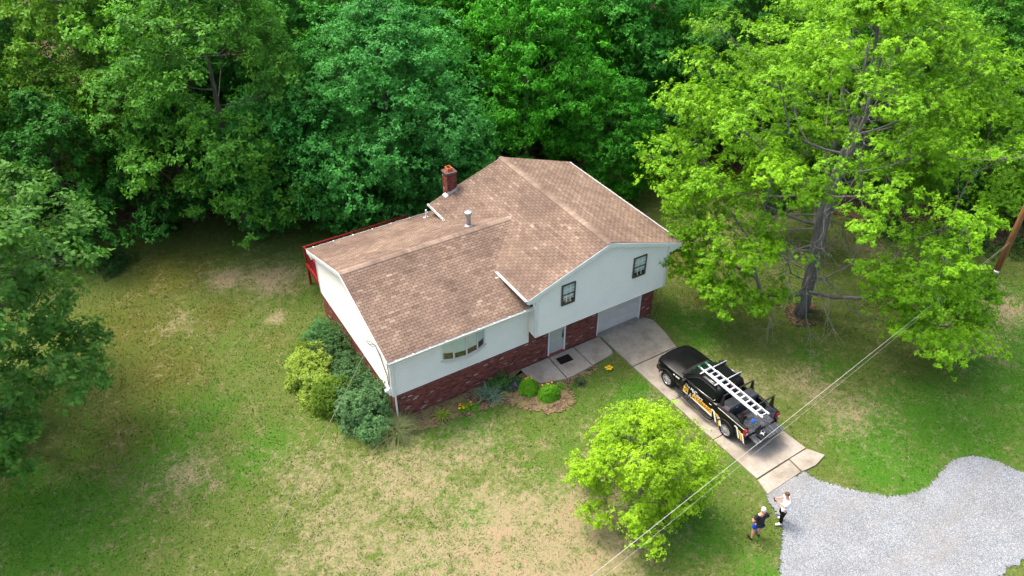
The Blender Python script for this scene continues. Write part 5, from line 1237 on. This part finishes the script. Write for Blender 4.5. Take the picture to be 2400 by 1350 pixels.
# ---- the near oak on the left, leaves large enough to tell apart
tb, V, F, T = tree_parts(seed=31, H=16.5, RR=7.0, cb=2.2, nl=104, lr=1.6, tpl=OAK, size=.25, m=6, per=112, prof=round_p, flat=.72, trunk_r=.34, twigs=5)
no = empty('oak_tree', (-16.2, 7.9, -.05), 0, 'near oak with lobed leaves reaching in from the left edge', 'tree')
t = link('trunk', tb.mesh('trunk', MT['bark'], True), no); t.color = (.16, .14, .12, 1)
k = len(OAK[0]); nl_ = len(V)//k; LV = V.reshape(nl_, k, 3); base = LV[:, 0]+np.array([-16.2, 7.9, -.05])
dd = base-np.array(CAM); dep = dd@np.array(fwd); sx = dd@np.array(rgt)/dep; vis = (sx > -.64)
pick = np.argsort(np.where(vis, dep, 1e9))[:290]
mask = np.ones(nl_, bool); mask[pick] = False; keep = np.where(mask)[0]
V2 = LV[keep].reshape(-1, 3); F2 = (np.arange(len(keep))[:, None, None]*k+np.array(OAK[1])[None]).reshape(-1, 3)
c = link('crown', crown_mesh('crown', V2, F2, T.reshape(nl_, k)[keep].ravel()), no); c.color = (.078, .205, .034, 1)
lm = npmesh('leaf', OAK[0], np.array(OAK[1]), MT['leaf'], {'tone': np.full(k, .5)})
for i in pick:
    v = LV[i]; d = v[7]-v[0]; b_ = v[10]-v[4]; x = Vector(d); y = Vector(b_); n_ = x.cross(y).normalized(); x.normalize(); y = n_.cross(x); S = float(np.linalg.norm(d))/1.005
    m = Matrix((x*S, y*S, n_*S)).transposed().to_4x4(); m.translation = Vector(v[0]); o = link('leaf', lm, c); o.matrix_local = m; o.color = (.078, .205, .034, 1)

# ---- the big maple
MX = [(-5.2,3.2,4),(-5.0,1.4,3),(-4.6,3.7,5),(-5.2,4.4,6.5),(-4.9,6.4,8),(-5.1,4.8,7),(-4.6,1.6,4),(-4.8,.9,2.6),(-3.6,1.3,5),(-3.3,.2,2.4),(-4.8,3.8,8),(-4.1,2.8,6.5),(-5.1,4.2,9.5),(-4.9,4.6,11),(-5.2,4.2,13),(-4.5,4.3,14.5),(.9,-3.4,3),(1.1,-4.8,2.5),(2,-5.6,2.2),(3.3,-5.3,3),(3.1,-4.4,4),(.9,-3.9,4.5),(3.6,-5.8,2.2),(1.8,-4.4,3.5),(3.2,-3.8,5.5),(1.2,-3.4,6),(-3.4,1.2,7),(-3.4,1,9),(-3.4,1.8,9.5),(-3.9,3.2,10.5),(-4.4,2.2,5.6),(2.6,-6.2,2.4),(4.6,-5.2,3.4)]
mp_ = lambda t: max(.2, (1-((t-.30)/.74)**2))**.75
tb, V, F, T = tree_parts(seed=41, H=17.0, RR=9.2, cb=2.6, nl=112, lr=1.5, tpl=TRI3, size=.165, m=6, per=200, prof=mp_, flat=.45, extra=MX, drop=lambda p: (p[2] < 7.5 and (p[0]*-.83+p[1]*-.55) > .80*math.hypot(p[0], p[1])) or (p[0] < -5.0 and p[1] < 5.5 and p[2] < 9) or (p[0] > 4.6 and p[1] < 1 and p[2] < 7.5) or (.853*p[0]-.521*p[1] < -7.4), trunk_r=.25, droop=.3, spread=.6, forks=2, dead=22, limb_up=.75, twigs=6, lean=(.4, .4))
ma = empty('maple_tree', (21.3, -4.0, -.05), 0, 'big yellow green maple with twin grey trunks and bare lower branches', 'tree')
t = link('trunk', tb.mesh('trunk', MT['bark'], True), ma); t.color = (.20, .19, .18, 1)
c = link('crown', crown_mesh('crown', V, F, T), ma); c.color = (.155, .345, .012, 1)
PROTO['maple'] = (t.data, c.data)
plant_tree('maple', 31.5, 3.2, .86, 2.4, (.12, .30, .014), 'second yellow green maple standing behind the big one', name='maple_tree', bark=(.28, .26, .24))
plant_tree('maple', 41.5, -5.0, .72, 4.0, (.11, .28, .014), 'yellow green maple behind the utility pole', name='maple_tree', bark=(.28, .26, .24))

# ---- the small lawn tree
sp_ = lambda t: max(.25, (1-((t-.28)/.80)**2))**.7
tb, V, F, T = tree_parts(seed=52, H=5.2, RR=2.85, cb=.6, nl=42, lr=.74, tpl=KITE, size=.085, m=6, per=330, prof=sp_, flat=.6, trunk_r=.085, droop=.25, spread=.7, forks=3, twigs=6, limb_up=.8)
st = empty('lawn_tree', (6.0, -9.2, -.05), 0, 'small bright yellow green tree on the front lawn beside the driveway', 'tree')
t = link('trunk', tb.mesh('trunk', MT['bark'], True), st); t.color = (.28, .26, .24, 1)
c = link('crown', crown_mesh('crown', V, F, T), st); c.color = (.235, .415, .018, 1)

# ---- shrubs by the house
def shrub(name, x, y, rx, ry, h, colour, label, size=.07, n=900, m=5, seed=1, tpl=KITE, cat='shrub', group=None, rough=.16, stems=5, parts=None):
    r = np.random.default_rng(seed); e = empty(name, (x, y, -.05), 0, label, cat, group)
    d = unit(r.normal(size=(n, 3))); d[:, 2] = np.abs(d[:, 2])*1.1-.12; d = unit(d)
    w = 1+rough*(np.sin(d[:, 0]*4+seed)+np.sin(d[:, 1]*5+2*seed)+.7*np.sin(d[:, 2]*6+seed*.7)+.8*np.sin(d[:, 0]*11+seed*3)*np.sin(d[:, 1]*12+seed))*.9
    q = np.where(r.random(n) < .25, r.uniform(.5, .9, n), r.uniform(.88, 1.06+rough*.5, n))*w
    P = d*np.array([rx, ry, h])*q[:, None]; P[:, 2] = np.maximum(P[:, 2], .03)
    V, F, T = rosettes(r, P, unit(d+np.array([0, 0, .5])), m, size, tpl, .2, .9, .2, np.full(n, .5)+r.normal(0, .08, n))
    c = link('foliage', crown_mesh('foliage', V, F, T), e); c.color = (*colour, 1)
    b = MB()
    for k in range(stems):
        a = 6.28*k/stems+r.uniform(0, .6); p = np.array([math.cos(a)*rx*.6, math.sin(a)*ry*.6, h*.7]); b.tube([(0, 0, -.05), p*.5+np.array([0, 0, .05]), p], [.03*max(h, .4), .018*max(h, .4), .006], 4)
    o = b.build('stems', MT['bark'], e); o.color = (.14, .11, .08, 1); return e
def flowers(e, pts, colour, s=.035, name='flower'):
    for i, p in enumerate(pts):
        b = MB()
        for k in range(6):
            a = 6.28*k/6; b.add([(0,0,0),(s*math.cos(a-.4),s*math.sin(a-.4),.012),(s*1.25*math.cos(a),s*1.25*math.sin(a),.016),(s*math.cos(a+.4),s*math.sin(a+.4),.012)], [(0,1,2,3)])
        o = b.build(name, MT['petal'], e); o.location = p; o.color = (*colour, 1); o.rotation_euler = (rnd.uniform(-.4, .4), rnd.uniform(-.4, .4), rnd.uniform(0, 6))
shrub('shrub', -2.25, 4.1, 1.1, 1.4, 1.25, (.26, .37, .06), 'large yellow green shrub at the left of the bed by the gable', .10, 2600, 5, 3)
shrub('yew_shrub', -1.95, 2.5, 1.0, 1.05, 1.25, (.11, .20, .018), 'dark olive rounded yew in front of the yellow green shrub', .06, 4200, 5, 4, rough=.08)
shrub('juniper_shrub', -1.0, 1.5, .95, 1.45, 1.25, (0.091, 0.198, 0.083), 'spreading blue green juniper against the left wall corner', .09, 3400, 5, 5, rough=.28)
shrub('juniper_shrub', -1.1, .25, .85, .9, .85, (0.091, 0.206, 0.079), 'low juniper at the foot of the house corner', .08, 1700, 5, 15, rough=.28)
shrub('shrub', -.85, 4.6, .85, 1.5, 1.25, (0.066, 0.148, 0.056), 'dark green shrub against the brick between yew and wall', .08, 2400, 5, 6, rough=.25)
shrub('shrub', -.95, 6.6, .85, 1.15, 1.1, (0.074, 0.198, 0.066), 'green shrub at the rear end of the left bed', .08, 2200, 5, 7, rough=.2)
shrub('yew_shrub', -1.95, 6.1, .62, .7, .85, (0.124, 0.198, 0.020), 'small olive yew at the back of the left bed', .055, 2000, 5, 8, rough=.12)
shrub('shrub', -1.35, 5.3, .4, .55, .95, (0.281, 0.346, 0.058), 'yellowish leafy sapling between the shrubs of the left bed', .13, 260, 5, 9, rough=.3)
e = shrub('round_shrub', 6.02, -1.45, .42, .42, .62, (0.140, 0.355, 0.020), 'round bright green flowering shrub at the left end of the walk', .045, 2300, 5, 10, rough=.05)
flowers(e, [(rnd.uniform(-.25, .3), rnd.uniform(-.05, .32), .60-rnd.uniform(0, .08)) for k in range(16)], (.75, .55, .02))
e = shrub('round_shrub', 6.62, -2.25, .45, .43, .60, (0.132, 0.355, 0.020), 'round bright green shrub in the mulch, nearer the lawn', .045, 2300, 5, 11, rough=.05)
flowers(e, [(rnd.uniform(-.2, .3), rnd.uniform(.0, .34), .58-rnd.uniform(0, .08)) for k in range(7)], (.75, .55, .02))
shrub('shrub', 4.95, -.55, .5, .35, .45, (0.074, 0.181, 0.049), 'low green shrub against the brick behind the yucca', .07, 700, 5, 12, rough=.3)
shrub('shrub', 5.75, -.75, .3, .22, .25, (0.074, 0.173, 0.066), 'low dark ground shrub at the corner of the walk', .06, 300, 5, 13, rough=.3)
e = shrub('marigold_plant', 2.95, -.95, .34, .22, .22, (0.140, 0.314, 0.033), 'low green plant with orange yellow flowers by the brick wall', .06, 420, 5, 14)
flowers(e, [(rnd.uniform(-.35, .3), rnd.uniform(-.15, .2), .22+rnd.uniform(0, .06)) for k in range(12)], (.85, .42, .01), .045)
shrub('shrub', 3.35, -1.1, .2, .16, .18, (0.140, 0.314, 0.041), 'small green seedling right of the marigolds', .06, 160, 5, 16)
e = shrub('violet_plant', 5.45, -.95, .26, .2, .2, (0.099, 0.116, 0.099), 'small purple flowering plant beside the yucca', .05, 240, 5, 17)
flowers(e, [(rnd.uniform(-.25, .25), rnd.uniform(-.2, .2), .2+rnd.uniform(0, .05)) for k in range(14)], (.22, .12, .32), .03)
e = shrub('daisy_plant', 10.02, -2.3, .12, .1, .14, (0.165, 0.281, 0.049), 'small clump of yellow flowers on the lawn beside the driveway', .05, 70, 5, 18)
flowers(e, [(rnd.uniform(-.14, .14), rnd.uniform(-.12, .12), .14+rnd.uniform(0, .05)) for k in range(10)], (.85, .52, .01), .05)
shrub('shrub', 7.35, -2.05, .2, .16, .2, (0.148, 0.346, 0.041), 'tiny bright green shrub right of the round shrubs', .06, 170, 5, 19)
shrub('shrub', 8.35, -2.3, .3, .2, .2, (0.083, 0.132, 0.066), 'thin dark weedy plant at the front edge of the walk', .06, 150, 4, 20, rough=.4)
shrub('fern_clump', 31.0, -8.3, .5, .45, .4, (0.074, 0.231, 0.036), 'clump of green leaves at the foot of the utility pole', .10, 320, 5, 22, rough=.3)
for i, (x, y, s) in enumerate([(-8.6,19.2,.9),(-5.5,21.5,.7),(-10.8,21.6,1.0),(31.8,-1.2,1.0),(34.5,-4.6,1.3),(36.6,-7.6,1.4),(38.8,-8.6,1.3),(28,4.2,.9)]):
    shrub('woodland_shrub', x, y, s, s, s*.8, (.036, .10, .026), ['low weeds on the dark lawn near the left woods', 'dark ground plants at the edge of the leaf litter', 'weedy shrub under the left woods', 'green shrub behind the maple trunk', 'green shrub left of the pole, at the wood edge', 'dense green shrub right behind the pole', 'green shrub at the right edge behind the pole', 'low green shrub in litter behind the maple'][i], .13, int(420*s), 5, 60+i, rough=.3)
# ---- strap-leaved plants and grasses: every blade a bent strip
def blades(name, x, y, n, ln, wd, colour, label, cat, seed, spread=.25, bend=.8, part='blade_tuft'):
    r = np.random.default_rng(seed); e = empty(name, (x, y, -.05), 0, label, cat); az = r.uniform(0, 6.28, n); el = r.uniform(.5, 1.45, n); L = ln*r.uniform(.6, 1.1, n)
    P0 = np.stack([r.normal(0, spread, n), r.normal(0, spread, n), np.zeros(n)], 1); V = np.zeros((n, 8, 3)); side = np.stack([-np.sin(az), np.cos(az), 0*az], 1)
    for k in range(4):
        t = k/3; hor = L*(t*np.cos(el)+bend*.45*t*t); ver = L*(t*np.sin(el)-bend*.42*t*t*t); p = P0+np.stack([np.cos(az)*hor, np.sin(az)*hor, np.maximum(ver, .02)], 1)
        w = (wd*(1-t*.9))/2; V[:, k*2] = p-side*w; V[:, k*2+1] = p+side*w
    f = np.array([(0,1,3,2),(2,3,5,4),(4,5,7,6)]); F = (np.arange(n)[:, None, None]*8+f[None]).reshape(-1, 4)
    c = link(part, npmesh(part, V.reshape(-1, 3), F, MT['leaf'], {'tone': np.repeat(np.clip(r.normal(.5, .2, n), 0, 1), 8)}), e); c.color = (*colour, 1); return e
blades('ornamental_grass', -.25, -.65, 620, 1.15, .022, (0.173, 0.206, 0.102), 'tussock of grey green ornamental grass at the house corner', 'grass clump', 70, .16, .9)
blades('yucca_plant', 4.3, -.85, 150, .75, .05, (0.173, 0.272, 0.206), 'blue green spiky yucca against the brick wall', 'yucca', 71, .22, .8)
blades('daylily_plant', 1.85, -.8, 60, .5, .04, (0.281, 0.396, 0.049), 'small yellow green daylily at the foot of the brick wall', 'lily', 72, .06, 1.0)
blades('grass_clump', -.75, -.35, 90, .7, .03, (0.099, 0.214, 0.049), 'bright grassy clump between juniper and ornamental grass', 'grass clump', 73, .12, .8)

# ---- lawn grass
r = np.random.default_rng(90)
n = 430000; x = r.uniform(-19, 40, n); y = r.uniform(-20, 27, n)
ok = ~inside(GP, x, y) & ~inside(smooth_poly(MUL, 3), x, y) & ~inside(smooth_poly(LIT, 4), x, y)
ok &= ~((x > -.1) & (x < 14.6) & (y > -.1) & (y < 8.9)) & ~((x > 11.05+.02*(y < -5)) & (x < 14.08) & (y > -10.7) & (y < 0)) & ~((x > 13.9) & (x < 14.2) & (y > -1.8) & (y < 0)) & ~((x > 6.4) & (x < 11.1) & (y > -1.6) & (y < 0)) & ~((x > 11.05) & (x < 14.5) & (y > -11.5) & (y < -10.6))
dx = (x+8.3)*.521+(y+23.5)*.853; sx = (x+8.3)*.853-(y+23.5)*.521; ok &= np.abs(sx) < (dx*.8+20)*.70+2
x, y = x[ok], y[ok]
col = lawn_colour(x, y); patch = fbm(x, y, .45, 123, 3); dryn = (col[:, 0]/col[:, 1])
keepp = r.random(len(x)) < np.clip(1.25-.55*dryn+(patch-.5)*1.6, .12, 1); x, y, col, patch = x[keepp], y[keepp], col[keepp], patch[keepp]; n = len(x)
cl = col*np.array([.86, 1.05, .8])*r.uniform(.6, 1.35, (n, 1)); yel = r.random(n) < .18; cl[yel] = cl[yel]*np.array([1.35, 1.15, .9])
# height of the ground under each tuft
def gz(x, y):
    i = np.clip(np.searchsorted(gx, x)-1, 0, nx-2); j = np.clip(np.searchsorted(gy, y)-1, 0, ny-2); u = (x-gx[i])/(gx[i+1]-gx[i]); v = (y-gy[j])/(gy[j+1]-gy[j])
    return (GZ[j, i]*(1-u)+GZ[j, i+1]*u)*(1-v)+(GZ[j+1, i]*(1-u)+GZ[j+1, i+1]*u)*v
az = r.uniform(0, 6.28, n); h = r.uniform(.03, .075, n)*(.7+.7*patch); w = r.uniform(.012, .03, n); ln = r.uniform(.0, .07, n); a2 = r.uniform(0, 6.28, n); z0 = gz(x, y)-.004
V = np.stack([np.stack([x-np.cos(az)*w, y-np.sin(az)*w, z0], 1), np.stack([x+np.cos(az)*w, y+np.sin(az)*w, z0], 1), np.stack([x+np.cos(a2)*ln, y+np.sin(a2)*ln, z0+h], 1)], 1).reshape(-1, 3)
F = np.arange(3*n).reshape(-1, 3); cc = np.repeat(np.concatenate([cl, np.ones((n, 1))], 1), 3, 0)
tag(link('grass', npmesh('grass', V, F, MT['grass'], {'Col': cc})), 'short patchy grass blades of the lawn', 'grass', kind='stuff')
# ---- weeds and broad-leaved tufts in the lawn
n0 = 5200; wx = r.uniform(-17, 34, n0); wy = r.uniform(-19, 22, n0); pz = fbm(wx, wy, 1.6, 300, 3)
ok = (r.random(n0) < np.clip((pz-.42)*5, .05, 1)) & ~inside(GP, wx, wy) & ~inside(smooth_poly(MUL, 3), wx, wy) & ~((wx > -.2) & (wx < 14.7) & (wy > -.2) & (wy < 9)) & ~((wx > 11) & (wx < 14.3) & (wy > -11.6) & (wy < 0)) & ~((wx > 6.3) & (wx < 11.2) & (wy > -1.9) & (wy < 0))
wx, wy = wx[ok], wy[ok]; Cn = np.stack([wx, wy, gz(wx, wy)+.015], 1); Wv, Wf, Wt = rosettes(r, Cn, np.tile([0., 0, 1.], (len(Cn), 1)), 6, .085, KITE, .1, .9, .25, np.clip(r.normal(.5, .2, len(Cn)), 0, 1), .4)
wo = link('lawn_weeds', crown_mesh('lawn_weeds', Wv, Wf, Wt)); wo.color = (.10, .175, .03, 1); tag(wo, 'scattered broad leaved weeds and tufts in the lawn', 'weeds', kind='stuff')
# ---- loose stones on the gravel
n = 34000; x = r.uniform(4, 24, n); y = r.uniform(-21, -11.3, n); jx, jy = r.normal(0, .16, (2, n)); ok = inside(GP, x+jx, y+jy); x, y = x[ok], y[ok]; n = len(x)
T4 = np.array([(1,0,-.3),(-.5,.87,-.3),(-.5,-.87,-.3),(.1,.1,.8),(-.3,.3,.5)]); Fo = np.array([(0,1,3),(1,4,3),(1,2,4),(2,3,4),(2,0,3)])
a = r.uniform(0, 6.28, n); s = r.uniform(.008, .019, n); ca, sa = np.cos(a), np.sin(a); J = T4[None]+r.normal(0, .25, (n, 5, 3))
V = np.stack([x[:, None]+s[:, None]*(J[..., 0]*ca[:, None]-J[..., 1]*sa[:, None]), y[:, None]+s[:, None]*(J[..., 0]*sa[:, None]+J[..., 1]*ca[:, None]), np.where(inside(GP, x, y), -.010, -.045)[:, None]+s[:, None]*(J[..., 2]+.3)*.8], 2)
F = (np.arange(n)[:, None, None]*5+Fo[None]).reshape(-1, 3)
tag(link('gravel_stones', npmesh('gravel_stones', V.reshape(-1, 3), F, MT['stone'], {'tone': np.repeat(r.random(n), 5)})), 'loose pale grey crushed stones of the drive', 'gravel', kind='stuff')
